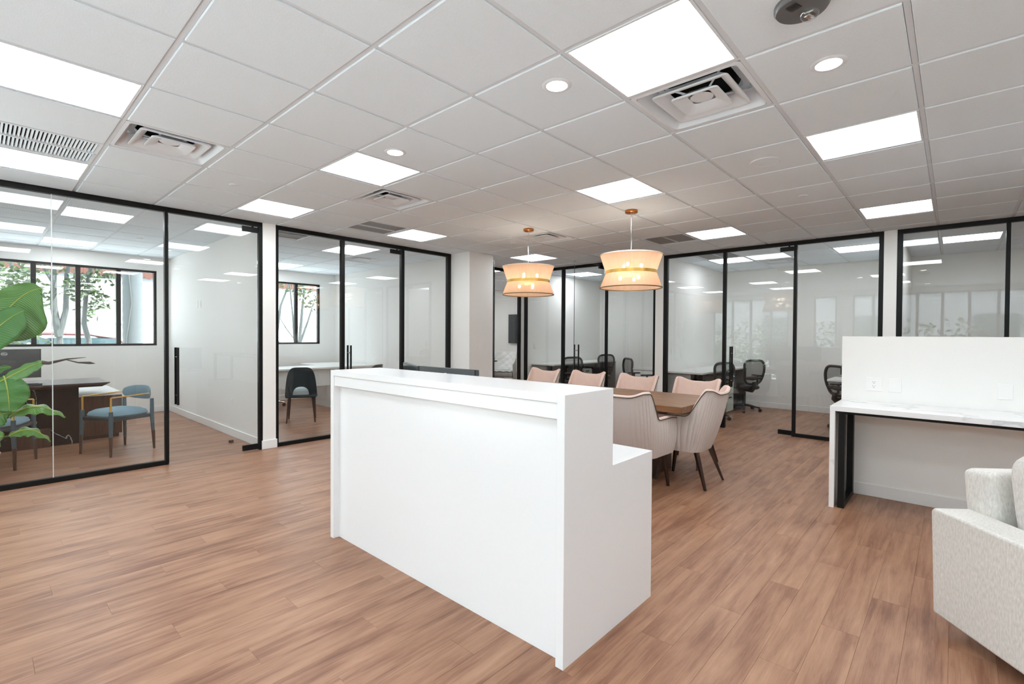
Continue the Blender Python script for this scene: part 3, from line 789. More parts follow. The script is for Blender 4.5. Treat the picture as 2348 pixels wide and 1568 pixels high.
def dining_chair(label):
    """tub chair, faces +y; origin on the floor below the seat"""
    t = thing('dining_chair', label, 'chair', (0, 0, 0), 0, 'blush tub chairs around the dining table')
    # path round the shell from one arm front over the back to the other arm front, unit parameter
    Wb, Db, Yf = .225, .20, .215
    def foot(u):
        """u in -1..1; returns base point and outward normal"""
        a = abs(u); s = -1 if u < 0 else 1
        if a > .58:
            f = (a - .58) / .42
            return Vector((s * (Wb + .012 * f), -.05 + f * (Yf + .05), 0)), Vector((s, 0, 0))
        th = a / .58 * PI / 2
        ex = 2 / 3.2
        x = Wb * (math.sin(th) ** ex); y = -.05 - (Db - .05) * (max(math.cos(th), 0) ** ex)
        n_ = Vector((s * (math.sin(th) + .02), -(math.cos(th) + .02) * 1.2, 0)).normalized()
        return Vector((s * x, y, 0)), n_
    def smooth(a, b, x):
        f = min(1, max(0, (x - a) / (b - a))); return f * f * (3 - 2 * f)
    def top(u):
        a = abs(u)
        back = .858 + .042 * smooth(.03, .33, a)
        return back + (.655 - back) * smooth(.42, .585, a) - .012 * smooth(.86, 1.0, a)
    def pt(u, v, off=0.0):
        p, n_ = foot(u); z0, z1 = .318, top(u); z = z0 + (z1 - z0) * v
        k = (z - .318) / .58
        p = p * (1 + .24 * k * (1 - .35 * abs(u)))
        back = 1 - smooth(.40, .72, abs(u))
        p.y -= (.10 * k + .02 * k * k) * back
        belly = .018 * math.sin(PI * min(1, v * 1.1))
        q = p + n_ * (belly + off); q.z = z - .02 * back * 0
        return q
    NU, NV = 198, 12
    us = [-1 + 2 * i / NU for i in range(NU + 1)]
    rows = []
    for i, u in enumerate(us):
        rib = .0062 * abs(math.sin(u * 33 * PI / 2)) ** .7
        rows.append([pt(u, j / NV, (rib - .004) * min(1, j / 1.5, (NV - j) / 1.2)) for j in range(NV + 1)])
    mb = MB(); mb.grid(rows)
    mb.grid([[r[0], Vector((0, min(.18, r[0].y * .8), .312))] for r in rows])
    mb.obj('outer_shell', M['greige'], t)
    rows = []
    th_ = .036
    for u in us[::2]:
        r = [pt(u, 1, 0)]
        for k in range(1, 6):
            a = PI * k / 5; q = pt(u, 1, -th_ / 2 + th_ / 2 * math.cos(a)); q.z += .014 * math.sin(a); r.append(q)
        for j in range(8, -1, -1): r.append(pt(u, .30 + .70 * j / 9, -th_))
        rows.append(r)
    mb = MB(); mb.grid(rows)
    for r in (rows[0], rows[-1]):      # arm fronts
        s = -1 if r is rows[0] else 1
        outer = [pt(s, j / 8, 0) for j in range(9)]; inner = [pt(s, .30 + .7 * max(0, j - 2) / 6, -th_) if j > 2 else pt(s, j / 8, -th_) for j in range(9)]
        mb.grid([outer, [(a + b) / 2 + Vector((0, .014, 0)) for a, b in zip(outer, inner)], inner])
    mb.obj('inner_shell', M['pink'], t)
    MB().tube([pt(u, 1, .0025) - Vector((0, 0, .006)) for u in us[::2]], .004, 6).obj('piping', M['piping'], t)
    # seat cushion
    rows = []
    for (sc_, z) in ((.86, .34), (.93, .36), (.95, .42), (.93, .455), (.8, .472), (.4, .478), (.02, .478)):
        ring = []
        for k in range(40):
            a = 2 * PI * k / 40; c_, s_ = math.cos(a), math.sin(a)
            ring.append((.212 * sc_ * math.copysign(abs(c_) ** .5, c_), .02 + (.225 * sc_) * math.copysign(abs(s_) ** .5, s_), z))
        rows.append(ring)
    mb = MB(); mb.grid(rows, close_v=True); mb.obj('seat_cushion', M['pink'], t)
    for (x, y, dx, dy) in ((-.165, .165, -.03, .05), (.165, .165, .03, .05), (-.15, -.15, -.075, -.12), (.15, -.15, .075, -.12)):
        MB().tube([(x, y, .345), (x + dx, y + dy, 0)], [.026, .0135], 4, sq=True).obj('leg', M['leg'], t, smooth=False)
    return t
ch = dining_chair('ribbed tub chair at the end of the walnut table, its back angled to the camera')
ch.location = (4.60, 1.90, 0); ch.rotation_euler = (0, 0, 0)
dup(ch, (4.07, 2.13, 0), -PI / 2, 'ribbed tub chair half hidden by the reception desk corner, back towards the camera')
for y, lb in ((2.14, 'blush tub chair across the table, next to the end chair, nearest the glass door pull'),
              (2.87, 'blush tub chair across the table, below the larger pendant lamp'),
              (3.60, 'blush tub chair back between the reception desk edge and the smallest visible blush back'),
              (4.33, 'blush tub chair across the table, furthest from the end chair')):
    dup(ch, (5.21, y, 0), PI / 2, lb)

# ------------------------------------------------------------------ console table on the half wall
cs = thing('console_table', 'white veined marble waterfall console on a black steel frame against the half-height wall', 'table', (0, 0, 0))
kx0, kx1, ky1, ky0, kz = 4.662, 5.222, .741, -3.9, .825
MB().box(kx0, kx1, ky0, ky1, kz - .04, kz, bevel=.0015, seg=1).obj('top', M['marble'], cs, smooth=False)
MB().box(kx0, kx1 - .002, ky1 - .036, ky1, 0, kz - .04, bevel=.0015, seg=1).obj('waterfall_side', M['marble'], cs, smooth=False)
MB().box(kx0, kx1 - .002, ky0, ky0 + .036, 0, kz - .04, bevel=.0015, seg=1).obj('waterfall_side', M['marble'], cs, smooth=False)
MB().box(kx0 + .03, kx0 + .10, ky0 + .04, ky1 - .05, kz - .062, kz - .04).obj('frame_rail', M['black'], cs, smooth=False)
for y in (ky1 - .10, ky0 + .06):
    MB().box(kx0 + .03, kx0 + .10, y, y + .045, .04, kz - .062).obj('frame_leg', M['black'], cs, smooth=False)
    MB().box(kx1 - .09, kx1 - .02, y, y + .045, .04, kz - .04).obj('frame_leg', M['black'], cs, smooth=False)
    MB().box(kx0 + .03, kx1 - .02, y, y + .045, 0, .04).obj('frame_foot', M['black'], cs, smooth=False)
    MB().box(kx0 + .10, kx1 - .02, y, y + .045, kz - .062, kz - .04).obj('frame_rail', M['black'], cs, smooth=False)

# wall plates
def plate(name, label, loc, nrm, w=.072, h=.116, kind='blank', group=None):
    t = thing(name, label, 'outlet' if kind == 'outlet' else ('switch' if kind == 'switch' else 'wall plate'), loc, math.atan2(nrm[1], nrm[0]) + PI / 2, group)
    MB().box(-w / 2, w / 2, -.006, 0, -h / 2, h / 2, bevel=.002, seg=1).obj('cover_plate', M['plate'], t, smooth=False)
    if kind == 'outlet':
        MB().box(-.017, .017, -.009, -.006, -.034, .034, bevel=.001, seg=1).obj('receptacle', M['plate'], t, smooth=False)
        for z in (-.019, .017):
            for (x, zz, w_, h_) in ((-.007, z + .005, .0022, .008), (.007, z + .005, .0022, .007), (0, z - .007, .005, .005)):
                MB().box(x - w_ / 2, x + w_ / 2, -.0096, -.0085, zz - h_ / 2, zz + h_ / 2).obj('socket_slot', M['socket'], t, smooth=False)
    if kind == 'switch':
        MB().box(-.016, .016, -.010, -.006, -.033, .033, bevel=.001, seg=1).obj('rocker', M['plate'], t, smooth=False)
    return t
plate('wall_outlet', 'white double socket on the half-height wall above the console', (5.235, .51, .975), (-1, 0), .115, .118, 'outlet')
plate('blank_plate', 'blank white wall plate next to the double socket above the console', (5.235, .365, .975), (-1, 0), .085, .118)
plate('blank_plate', 'blank white wall plate above the console near the armchair', (5.235, -.29, .975), (-1, 0), .085, .118)
plate('light_switch', 'white rocker switch on the column behind the reception desk', (5.475, 5.655, 1.185), (0, -1), .072, .118, 'switch')
plate('light_switch', 'white rocker switch on the partition seen through the first glass door', (PX0 + .02, 6.79, 1.12), (-1, 0), .072, .118, 'switch')
plate('wall_outlet', 'low white socket on the partition seen through the first glass door', (PX0 + .02, 7.2, .45), (-1, 0), .072, .118, 'outlet')
plate('wall_outlet', 'high white television socket on the partition seen through the first glass door', (PX0 + .02, 8.56, 1.83), (-1, 0), .072, .118, 'outlet')
plate('blank_plate', 'high blank plate beside the television socket on the first office partition', (PX0 + .02, 8.72, 1.83), (-1, 0), .072, .118)
plate('light_switch', 'rocker switch behind the pane next to the meeting room corner post', (7.83, 6.475, 1.16), (0, -1), .072, .118, 'switch')
plate('light_switch', 'rocker switch behind the pane above the first desk with the pale green pedestal', (7.93, 3.545, 1.13), (0, -1), .072, .118, 'switch')
ds = MB().lathe([(0, 0), (.028, 0), (.03, .012), (.024, .03), (0, .034)], 20).obj('door_stop', M['leg'], loc=(2.17, 6.78, 0)); tag(ds, 'small brown floor door stop inside the first glass office', 'door stop')

# ------------------------------------------------------------------ armchair at the corner of the half wall
ac = thing('armchair', 'large oatmeal linen swivel armchair cut off by the right edge', 'armchair', (3.03, .035, 0), math.atan2(-.63, -.78))
# local +x runs to the chair's front, local -y is inward (mirrored so the outer side faces the camera)
def soft(x0, x1, y0, y1, z0, z1, b, name, mtx=None, sub=3):
    o = MB().box(x0, x1, y0, y1, z0, z1, bevel=b, seg=4, mtx=mtx).obj(name, M['linen'], ac)
    return o
armp = [(-.04, .075), (.93, .075), (.95, .56), (.93, .575), (.10, .575), (-.045, .572), (-.062, .555)]
for (y0, y1) in ((0, .165), (.77, .935)):
    o = MB().prism(armp, 'y', y0, y1).obj('arm', M['linen'], ac)
    bv = o.modifiers.new('soft', 'BEVEL'); bv.width = .02; bv.segments = 4; bv.limit_method = 'ANGLE'
tilt = Matrix.Translation((0, 0, .4)) @ Matrix.Rotation(-.12, 4, 'Y') @ Matrix.Translation((0, 0, -.4))
soft(-.06, .11, .165, .77, .10, .765, .035, 'back_frame', tilt)
soft(.10, .95, .165, .77, .08, .32, .03, 'seat_deck')
soft(.12, .95, .17, .765, .31, .47, .06, 'seat_cushion')
def pillow(cx, cy, cz, sx, sy, sz, rot, name):
    rows = []
    for k in range(13):
        a = -PI / 2 + PI * k / 12
        ring = []
        for q in range(32):
            b = 2 * PI * q / 32; cb, sb = math.cos(b), math.sin(b)
            rr = max(math.cos(a), 0) ** .45
            ring.append((sx * math.copysign(abs(math.sin(a)) ** .8, math.sin(a)), sy * rr * math.copysign(abs(cb) ** .38, cb), sz * rr * math.copysign(abs(sb) ** .38, sb)))
        rows.append(ring)
    mb = MB(); mb.grid(rows, close_v=True)
    bmesh.ops.transform(mb.bm, matrix=Matrix.Translation((cx, cy, cz)) @ Matrix.Rotation(rot, 4, 'Y'), verts=mb.bm.verts)
    return mb.obj(name, M['linen'], ac)
pillow(.215, .47, .665, .13, .295, .235, -.16, 'back_cushion')
MB().lathe([(0, 0), (.30, 0), (.31, .02), (.30, .05), (.08, .06), (.08, .085), (0, .085)], 40, c=(.45, .47, 0)).obj('swivel_base', M['plastic'], ac)

# ------------------------------------------------------------------ first office: marble desk, chairs, monitor, plant
ed = thing('executive_desk', 'dark wood desk with black marble base and bevel-edged top in the first glass office'.replace('bevel-edged', 'sharp-edged'), 'desk', (0, 0, 0))
def desk_top(x0, x1, y0, y1, z, t=.055, u=.07):
    mb = MB()
    rows = [[(x0, y0, z), (x1, y0, z), (x1, y1, z), (x0, y1, z)], [(x0, y0, z - .008), (x1, y0, z - .008), (x1, y1, z - .008), (x0, y1, z - .008)],
            [(x0 + u, y0 + u, z - t), (x1 - u, y0 + u, z - t), (x1 - u, y1 - u, z - t), (x0 + u, y1 - u, z - t)]]
    V = mb.grid(rows, close_v=True); mb.bm.faces.new(V[0]); mb.bm.faces.new(V[2][::-1]); return mb
desk_top(-1.0, 1.135, 7.88, 8.78, .762).obj('desk_top', M['darkwood'], ed, smooth=False)
MB().box(-.70, .86, 8.10, 8.16, 0, .707).obj('marble_panel', M['blackmarble'], ed, smooth=False)
MB().box(.28, .60, 8.06, 8.10, 0, .22).obj('plinth_panel', M['darkwood'], ed, smooth=False)
MB().box(.70, .84, 8.16, 8.6, 0, .707).obj('side_panel', M['blackmarble'], ed, smooth=False)
cr = thing('credenza', 'low walnut return cabinet behind the marble desk', 'cabinet', (0, 0, 0))
MB().box(.87, 1.31, 8.24, 9.5, .05, .56, bevel=.003, seg=1).obj('body', M['darkwood'], cr, smooth=False)
MB().box(.86, 1.33, 8.225, 9.52, .56, .585, bevel=.002, seg=1).obj('top', M['desklam'], cr, smooth=False)
MB().box(.90, 1.28, 8.27, 9.47, 0, .05).obj('plinth', M['leg'], cr, smooth=False)
monitor((.22, 8.22, .762), 0, 'blue-black monitor with white oval mark on the marble desk', .62, .345, .075)
lp = thing('laptop', 'closed black laptop in front of the monitor on the marble desk', 'laptop', (.26, 7.98, .762), 0)
MB().box(-.30, .26, -.10, .10, .004, .018, bevel=.003).obj('base', M['plastic'], lp)
MB().box(-.30, .26, -.10, .10, .0185, .026, bevel=.003).obj('lid', M['screen'], lp)

def brass_chair(loc, rz, label):
    """open armchair facing +y: four tapered legs, blue-grey seat, curved back, brass arm rail"""
    t = thing('brass_rail_chair', label, 'chair', loc, rz, 'brass railed chairs at the marble desk')
    w, d = .235, .225
    for (x, y, nm) in ((-w, d, 0), (w, d, 0), (-w, -d, 1), (w, -d, 1)):
        h = .50 if nm == 0 else .60
        MB().tube([(x * 1.06, y * 1.06, 0), (x, y, .40), (x, y, h)], [.011, .022, .019], 12).obj('leg', M['tealleg'], t)
        MB().tube([(x * 1.06, y * 1.06, 0), (x * 1.035, y * 1.035, .22)], [.0118, .0185], 12).obj('leg_sleeve', M['darkwood'], t)
        if nm == 0: MB().tube([(x, y, .50), (x, y, .655)], .010, 10).obj('brass_post', M['brass'], t)
    rail = [(-w, d, .655), (-w * 1.02, 0, .66)] + [(-w * math.cos(a) * 1.02, -.15 - .13 * math.sin(a), .665) for a in [PI * k / 12 for k in range(13)]] + [(w * 1.02, 0, .66), (w, d, .655)]
    MB().tube(rail, .0085, 8).obj('brass_rail', M['brass'], t)
    MB().box(-w - .01, w + .01, -d - .01, d + .01, .385, .425, bevel=.012).obj('seat_frame', M['tealdark'], t)
    rows = []
    for (s, z) in ((1.0, .425), (1.06, .445), (1.0, .475), (.8, .50), (.4, .515), (.01, .518)):
        rows.append([(w * s * math.copysign(abs(math.cos(a)) ** .55, math.cos(a)), d * s * math.copysign(abs(math.sin(a)) ** .55, math.sin(a)), z) for a in [2 * PI * k / 36 for k in range(36)]])
    mb = MB(); mb.grid(rows, close_v=True); mb.obj('seat', M['teal'], t)
    rows = []
    for k in range(25):
        a = PI * (.1 + .8 * k / 24); e = math.sin(PI * k / 24) ** .35
        c0, s0 = -math.cos(a), math.sin(a)
        zc, hh, tt = .665, .085 * max(e, .05), .02 * max(e, .2)
        rows.append([((w + .0) * c0 * (1 + 0) + tt * c0 * math.cos(q), -.15 - .13 * s0 - tt * s0 * math.cos(q), zc + hh * math.sin(q)) for q in [2 * PI * m / 14 for m in range(14)]])
    mb = MB(); V = mb.grid(rows, close_v=True); mb.bm.faces.new(V[0]); mb.bm.faces.new(V[-1]); mb.obj('backrest', M['teal'], t)
    return t
b1 = brass_chair((1.112, 7.23, 0), math.atan2(.39, -.91) * 0 + math.radians(90 + 24), 'blue-grey chair with a thin brass arm rail in clear view at the marble desk')
dup(b1, (.12, 7.25, 0), math.radians(-90 - 21), 'blue-grey brass railed chair partly hidden by plant leaves')

# plant
pl = thing('potted_strelitzia', 'large green paddle-leaf plant in a pale pot behind the glass at the left edge', 'plant', (-.06, 6.52, 0))
O = Vector((-.06, 6.52, 0))
MB().lathe([(0, 0), (.17, 0), (.205, .26), (.21, .27), (.195, .27), (.185, .24), (0, .24)], 40).obj('pot', M['pot'], pl)
MB().lathe([(0, .243), (.186, .243)], 24).obj('soil', M['soil'], pl)
def leaf(pts, hw, m, droop=.35, tipw=.5, side=None, stem=None, dry=0, tilt=0.0):
    """paddle leaf along a midrib through world points; two halves fold down from the rib"""
    P = [Vector(p) - O for p in pts]
    def bez(t):
        n_ = len(P) - 1; q = [p.copy() for p in P]
        while len(q) > 1: q = [q[i].lerp(q[i + 1], t) for i in range(len(q) - 1)]
        return q[0]
    n = 22; rows = []; rib = []
    for i in range(n + 1):
        t = i / n; c = bez(t); d = (bez(min(1, t + .02)) - bez(max(0, t - .02))).normalized()
        sd = Vector(side) if side else d.cross(Vector((0, -1, .15))); sd = (sd - d * sd.dot(d)).normalized(); nn = sd.cross(d)
        w = hw * (math.sin(PI * min(1, t * .93 + .05)) ** tipw) * (1 if t < .98 else .25)
        rip = .012 * math.sin(t * 23)
        r = []
        for k in range(-6, 7):
            f = k / 6
            r.append(c + sd * (w * f) - Vector((0, 0, 1)) * (droop * w * abs(f) ** 1.6) + nn * (rip * abs(f) + tilt * w * f))
        rows.append(r); rib.append(c)
    mb = MB(); mb.grid(rows, uv=True)
    o = mb.obj('leaf', M[m], pl)
    sol = o.modifiers.new('thickness', 'SOLIDIFY'); sol.thickness = .0016
    MB().tube([c - Vector((0, .003, 0)) for c in rib], [.007 * (1 - .8 * i / n) for i in range(n + 1)], 6).obj('midrib', M['midrib'], o)
    base_ = stem or (0, 0, .24)
    s0, s1 = Vector(base_), rib[0]
    mid = (s0 + s1) / 2 + Vector((0, 0, .08))
    MB().tube([s0, s0.lerp(mid, .6), mid.lerp(s1, .6), s1], [.011, .010, .009, .007], 8).obj('stem', M['leaf2'], pl)
    if dry:
        a = rib[-1] - (rib[-1] - rib[-4]) * .6
        MB().tube([a, a.lerp(rib[-1], .5) + Vector((.04, 0, -.01)), rib[-1] + Vector((.16, 0, .022)), rib[-1] + Vector((.30, 0, .035))], [.02, .015, .008, .002], 8).obj('dry_tip', M['dryleaf'], o)
        MB().tube([rib[-1] + Vector((.14, 0, .02)), rib[-1] + Vector((.24, .0, -.015)), rib[-1] + Vector((.33, 0, -.022)), rib[-1] + Vector((.37, 0, -.03))], [.004, .007, .013, .002], 8).obj('dry_tip', M['dryleaf'], o)
leaf([(.10, 6.50, 1.42), (.20, 6.46, 1.60), (.30, 6.44, 1.78), (.42, 6.42, 1.80)], .235, 'leaf1', .55, .42, side=(.75, -.1, -.62))
leaf([(-.10, 6.42, 1.15), (.10, 6.38, 1.38), (.22, 6.36, 1.55), (.30, 6.35, 1.58)], .135, 'leaf2', .25, .5, side=(.72, -.2, -.6))
leaf([(.10, 6.46, .90), (.25, 6.44, 1.00), (.36, 6.44, 1.09), (.44, 6.44, 1.10)], .06, 'leaf1', .3, .6, side=(.2, -.5, -.8), dry=1)
leaf([(.17, 6.47, .98), (.19, 6.40, .90), (.20, 6.36, .78), (.20, 6.35, .66)], .15, 'leaf2', .15, .7, side=(1, -.25, .1))
leaf([(.20, 6.45, .60), (.32, 6.44, .72), (.44, 6.43, .70), (.585, 6.42, .555)], .075, 'leaf1', .3, .7, side=(.1, -.75, -.5))
leaf([(.02, 6.45, .50), (.10, 6.42, .62), (.17, 6.41, .66), (.21, 6.40, .64)], .085, 'leaf2', .2, .7, side=(.5, -.4, -.6))
leaf([(.20, 6.47, .42), (.30, 6.46, .50), (.38, 6.45, .48), (.48, 6.44, .33)], .065, 'leaf1', .3, .7, side=(.1, -.7, -.5))
leaf([(-.05, 6.40, .30), (.06, 6.36, .42), (.13, 6.35, .46), (.16, 6.34, .44)], .09, 'leaf1', .2, .7, side=(.5, -.3, -.7))
leaf([(-.10, 6.50, 1.20), (-.16, 6.48, 1.6), (-.22, 6.46, 1.9), (-.30, 6.45, 2.1)], .16, 'leaf1', .3, .5, side=(.8, -.5, .1))
leaf([(-.08, 6.55, .9), (-.02, 6.55, 1.0), (.12, 6.52, 1.06), (.22, 6.5, 1.06)], .05, 'leaf2', .3, .6, side=(.2, -.6, -.7))

# ------------------------------------------------------------------ second office: teal chairs, white desk, white swivel chair
def cutout_chair(loc, rz, label):
    """dining chair facing +y with a wrapped back shell that has an arched opening above the seat"""
    t = thing('cutout_back_chair', label, 'chair', loc, rz, 'dark teal chairs in the second office')
    n = 40
    def outline(a):      # a 0..1 over the top, from lower one side to the other; x, z
        th = PI * a
        x = -.235 * math.copysign(abs(math.cos(th)) ** .42, math.cos(th)); z = .40 + .465 * abs(math.sin(th)) ** .45
        x *= 1 - .16 * (z - .40) / .465
        return x, z
    def inner(a):
        th = PI * a
        return -.118 * math.copysign(abs(math.cos(th)) ** .9, math.cos(th)), .42 + .145 * abs(math.sin(th)) ** .8
    def bend(x, z): return -.235 + .55 * x * x * 3.2 - .10 * (z - .42)
    rows = []
    for th_ in (0, .026):
        for k in range(n + 1):
            a = k / n; xo, zo = outline(a); xi, zi = inner(a)
            r = []
            for j in range(9):
                f = j / 8; x, z = xi + (xo - xi) * f, zi + (zo - zi) * f
                r.append((x, bend(x, z) + th_, z))
            rows.append(r)
    mb = MB(); A, B_ = rows[:n + 1], rows[n + 1:]
    mb.grid(A); mb.grid(B_); mb.grid([[a[-1] for a in A], [b[-1] for b in B_]]); mb.grid([[a[0] for a in A], [b[0] for b in B_]])
    mb.grid([A[0], B_[0]]); mb.grid([A[-1], B_[-1]])
    mb.obj('back_shell', M['tealdark'], t)
    MB().box(-.225, .225, -.21, .21, .385, .43, bevel=.015).obj('seat_frame', M['tealdark'], t)
    rows = []
    for (s, z) in ((.98, .43), (1.03, .455), (1.0, .49), (.8, .515), (.4, .525), (.01, .527)):
        rows.append([(.215 * s * math.copysign(abs(math.cos(a)) ** .5, math.cos(a)), .01 + .21 * s * math.copysign(abs(math.sin(a)) ** .5, math.sin(a)), z) for a in [2 * PI * k / 36 for k in range(36)]])
    mb = MB(); mb.grid(rows, close_v=True); mb.obj('seat', M['greyseat'], t)
    for (x, y, dx, dy) in ((-.18, .17, -.02, .03), (.18, .17, .02, .03), (-.17, -.17, -.035, -.05), (.17, -.17, .035, -.05)):
        MB().tube([(x, y, .39), (x + dx, y + dy, 0)], [.02, .011], 10).obj('leg', M['leg'], t)
    return t
c1 = cutout_chair((3.49, 7.70, 0), math.radians(-27), 'dark teal chair with arched back opening, fully visible in the second glass office')
dup(c1, (4.55, 7.55, 0), math.radians(28), 'dark teal chair of which only the top edge shows above the reception desk')
wd = thing('white_office_desk', 'white desk under the window of the second glass office', 'desk', (0, 0, 0))
MB().box(2.56, 4.55, 8.62, 9.36, .735, .765, bevel=.002, seg=1).obj('top', M['desklam'], wd, smooth=False)
MB().box(2.60, 2.63, 8.66, 9.32, 0, .735).obj('side_panel', M['desklam'], wd, smooth=False)
MB().box(4.48, 4.51, 8.66, 9.32, 0, .735).obj('side_panel', M['desklam'], wd, smooth=False)
MB().box(2.63, 4.48, 8.70, 8.72, .42, .735).obj('modesty_panel', M['desklam'], wd, smooth=False)
MB().box(4.55, 5.40, 8.62, 10.1, .735, .765, bevel=.002, seg=1).obj('return_top', M['desklam'], wd, smooth=False)
MB().box(4.62, 5.38, 8.66, 8.68, .50, .735).obj('drawer_front', M['desklam'], wd, smooth=False)

def star_base(t, m, r=.29, n=5, hub_m=None, col=.40, rot=0.3):
    MB().tube([(0, 0, .085), (0, 0, col)], .022, 12).obj('gas_column', M[m], t)
    for k in range(n):
        a = 2 * PI * k / n + rot; c, s = math.cos(a), math.sin(a)
        f = MB().tube([(.02 * c, .02 * s, .115), (r * .6 * c, r * .6 * s, .095), (r * c, r * s, .07)], [.022, .017, .012], 8).obj('foot', M[m], t)
        MB().tube([(r * c - s * .022, r * s + c * .022, .03), (r * c + s * .022, r * s - c * .022, .03)], .03, 14).obj('caster', M['plastic'], f)
wc = thing('white_swivel_chair', 'white swivel chair behind the white desk under the office window', 'chair', (3.72, 9.62, 0), math.radians(165))
star_base(wc, 'chrome', .28)
rows = []
for (s, z) in ((.9, .42), (1.0, .445), (.95, .48), (.6, .492), (.01, .495)):
    rows.append([(.24 * s * math.copysign(abs(math.cos(a)) ** .6, math.cos(a)), .24 * s * math.copysign(abs(math.sin(a)) ** .6, math.sin(a)), z) for a in [2 * PI * k / 30 for k in range(30)]])
mb = MB(); V = mb.grid(rows, close_v=True); mb.bm.faces.new(V[0]); mb.obj('seat', M['quilt'], wc)
rows = []
for k in range(17):
    f = k / 16; a = PI * f
    rows.append([(-.23 * math.cos(a) * (1 - .12 * g), -.20 - .07 * math.sin(a) - .06 * g, .46 + (.42 + .06 * math.sin(a)) * g) for g in [j / 8 for j in range(9)]])
mb = MB(); mb.grid(rows); o = mb.obj('backrest', M['quilt'], wc); s_ = o.modifiers.new('thickness', 'SOLIDIFY'); s_.thickness = .03

# ------------------------------------------------------------------ mesh office chairs
def mesh_chair(loc, rz, label):
    """task chair facing +y"""
    t = thing('mesh_office_chair', label, 'chair', loc, rz, 'black mesh office chairs')
    star_base(t, 'plastic')
    mb = MB(); rows = []
    for (s, z) in ((.9, .41), (1.0, .43), (1.0, .46), (.9, .485), (.5, .495), (.01, .497)):
        rows.append([(.235 * s * math.copysign(abs(math.cos(a)) ** .55, math.cos(a)), .01 + .235 * s * math.copysign(abs(math.sin(a)) ** .55, math.sin(a)), z) for a in [2 * PI * k / 32 for k in range(32)]])
    V = mb.grid(rows, close_v=True); mb.bm.faces.new(V[0]); mb.obj('seat', M['plastic'], t)
    def bk(x, z): return -.235 - .05 * math.sin((z - .5) / .45 * PI) + .6 * x * x - .16 * max(0, z - .62)
    def rim(a):
        th = 2 * PI * a; c, s = math.cos(th), math.sin(th)
        z = .735 + .215 * math.copysign(abs(s) ** .6, s); w = .175 + .055 * (z - .52) / .43
        x = w * math.copysign(abs(c) ** .5, c)
        return x, z
    pts = []
    for k in range(41):
        x, z = rim(k / 40); pts.append((x, bk(x, z), z))
    MB().tube(pts, .021, 8, cap=False).obj('back_frame', M['plastic'], t)
    rows = [[] for _ in range(9)]
    for k in range(41):
        x, z = rim(k / 40)
        for j in range(9):
            f = j / 8; xx, zz = x * f, .735 + (z - .735) * f; rows[j].append((xx, bk(xx, zz) + .006, zz))
    mb = MB(); mb.grid(rows); mb.obj('mesh_back', M['meshfab'], t)
    MB().tube([(-.19, bk(.18, .63), .63), (0, bk(0, .62) + .03, .62), (.19, bk(.18, .63), .63)], [.02, .036, .02], 8).obj('lumbar_support', M['plastic'], t)
    MB().tube([(0, -.05, .40), (0, -.22, .40), (0, -.285, .47), (0, bk(0, .56) - .02, .56)], [.035, .04, .04, .03], 10).obj('back_spine', M['plastic'], t)
    for s in (-1, 1):
        MB().tube([(s * .23, -.02, .43), (s * .285, -.02, .47), (s * .285, -.02, .64)], .017, 8).obj('arm_post', M['plastic'], t)
        MB().box(s * .285 - .035, s * .285 + .035, -.14, .10, .64, .665, bevel=.01).obj('arm_pad', M['plastic'], t)
    return t
mc = mesh_chair((9.62, 2.90, 0), math.radians(-34), 'black mesh chair seen through the glass door pull, nearest the far wall')
dup(mc, (8.25, 3.0, 0), math.radians(-24), 'black mesh chair crossed by the black mullion behind the blush chairs')
dup(mc, (8.74, 1.10, 0), math.radians(-136), 'black mesh chair beside the half-height wall corner, behind a white desk edge')
dup(mc, (9.85, 1.05, 0), math.radians(-140), 'black mesh chair of which only a sliver shows over the half-height wall corner')
dup(mc, (8.02, 5.80, 0), math.radians(-28), 'black mesh chair behind the open glass door pull')
dup(mc, (9.62, 6.03, 0), math.radians(-24), 'black mesh chair crossed by the post of the open glass door')
dup(mc, (8.55, 4.42, 0), math.radians(-128), 'black mesh chair by itself behind a white table edge, under the larger pendant')

def office_desk(x0, x1, y0, y1, label, back, z=.80, panel=True):
    t = thing('office_desk', label, 'desk', (0, 0, 0), 0, 'long desks in the glass offices')
    MB().box(x0, x1, y0, y1, z - .028, z, bevel=.002, seg=1).obj('top', M['desklam'], t, smooth=False)
    MB().box(x0, x1, y0 + .005, y1 - .005, z - .036, z - .028).obj('edge_shadow_rail', M['plastic'], t, smooth=False)  # thin black strip along the underside of the top
    MB().box(x1 - .03, x1, y0 + .02, y1 - .02, 0, z - .036).obj('end_panel', M['deskgrey'], t, smooth=False)
    if back > 0: MB().box(x0 + .02, x0 + .05, y0 + .2, y1 - .02, 0, z - .036).obj('end_panel', M['deskgrey'], t, smooth=False)
    yb_ = y1 - .03 if back > 0 else y0 + .012
    MB().box(x0 + .05, x1 - .03, yb_, yb_ + .018, .30, z - .036).obj('modesty_panel', M['deskgrey'], t, smooth=False)
    n = 3
    for k in range(1, n + 1):
        x = x0 + (x1 - x0) * k / (n + 1)
        MB().box(x - .025, x + .025, yb_ - .04 * back, yb_ - .0, 0, z - .036).obj('leg', M['plastic'], t, smooth=False)
office_desk(7.70, 10.10, 5.86, 6.46, 'long grey-white desk along the wall with two mesh chairs, behind the open glass door', 1)
office_desk(7.70, 9.95, 2.93, 3.53, 'long grey-white desk with two mesh chairs, behind the mullion and door pull', 1)
office_desk(7.87, 10.1, .68, 1.29, 'white desk end poking out behind the half-height wall corner', -1)
office_desk(7.95, 10.1, 3.69, 4.28, 'white desk on the near side of the room with the open glass door', -1)
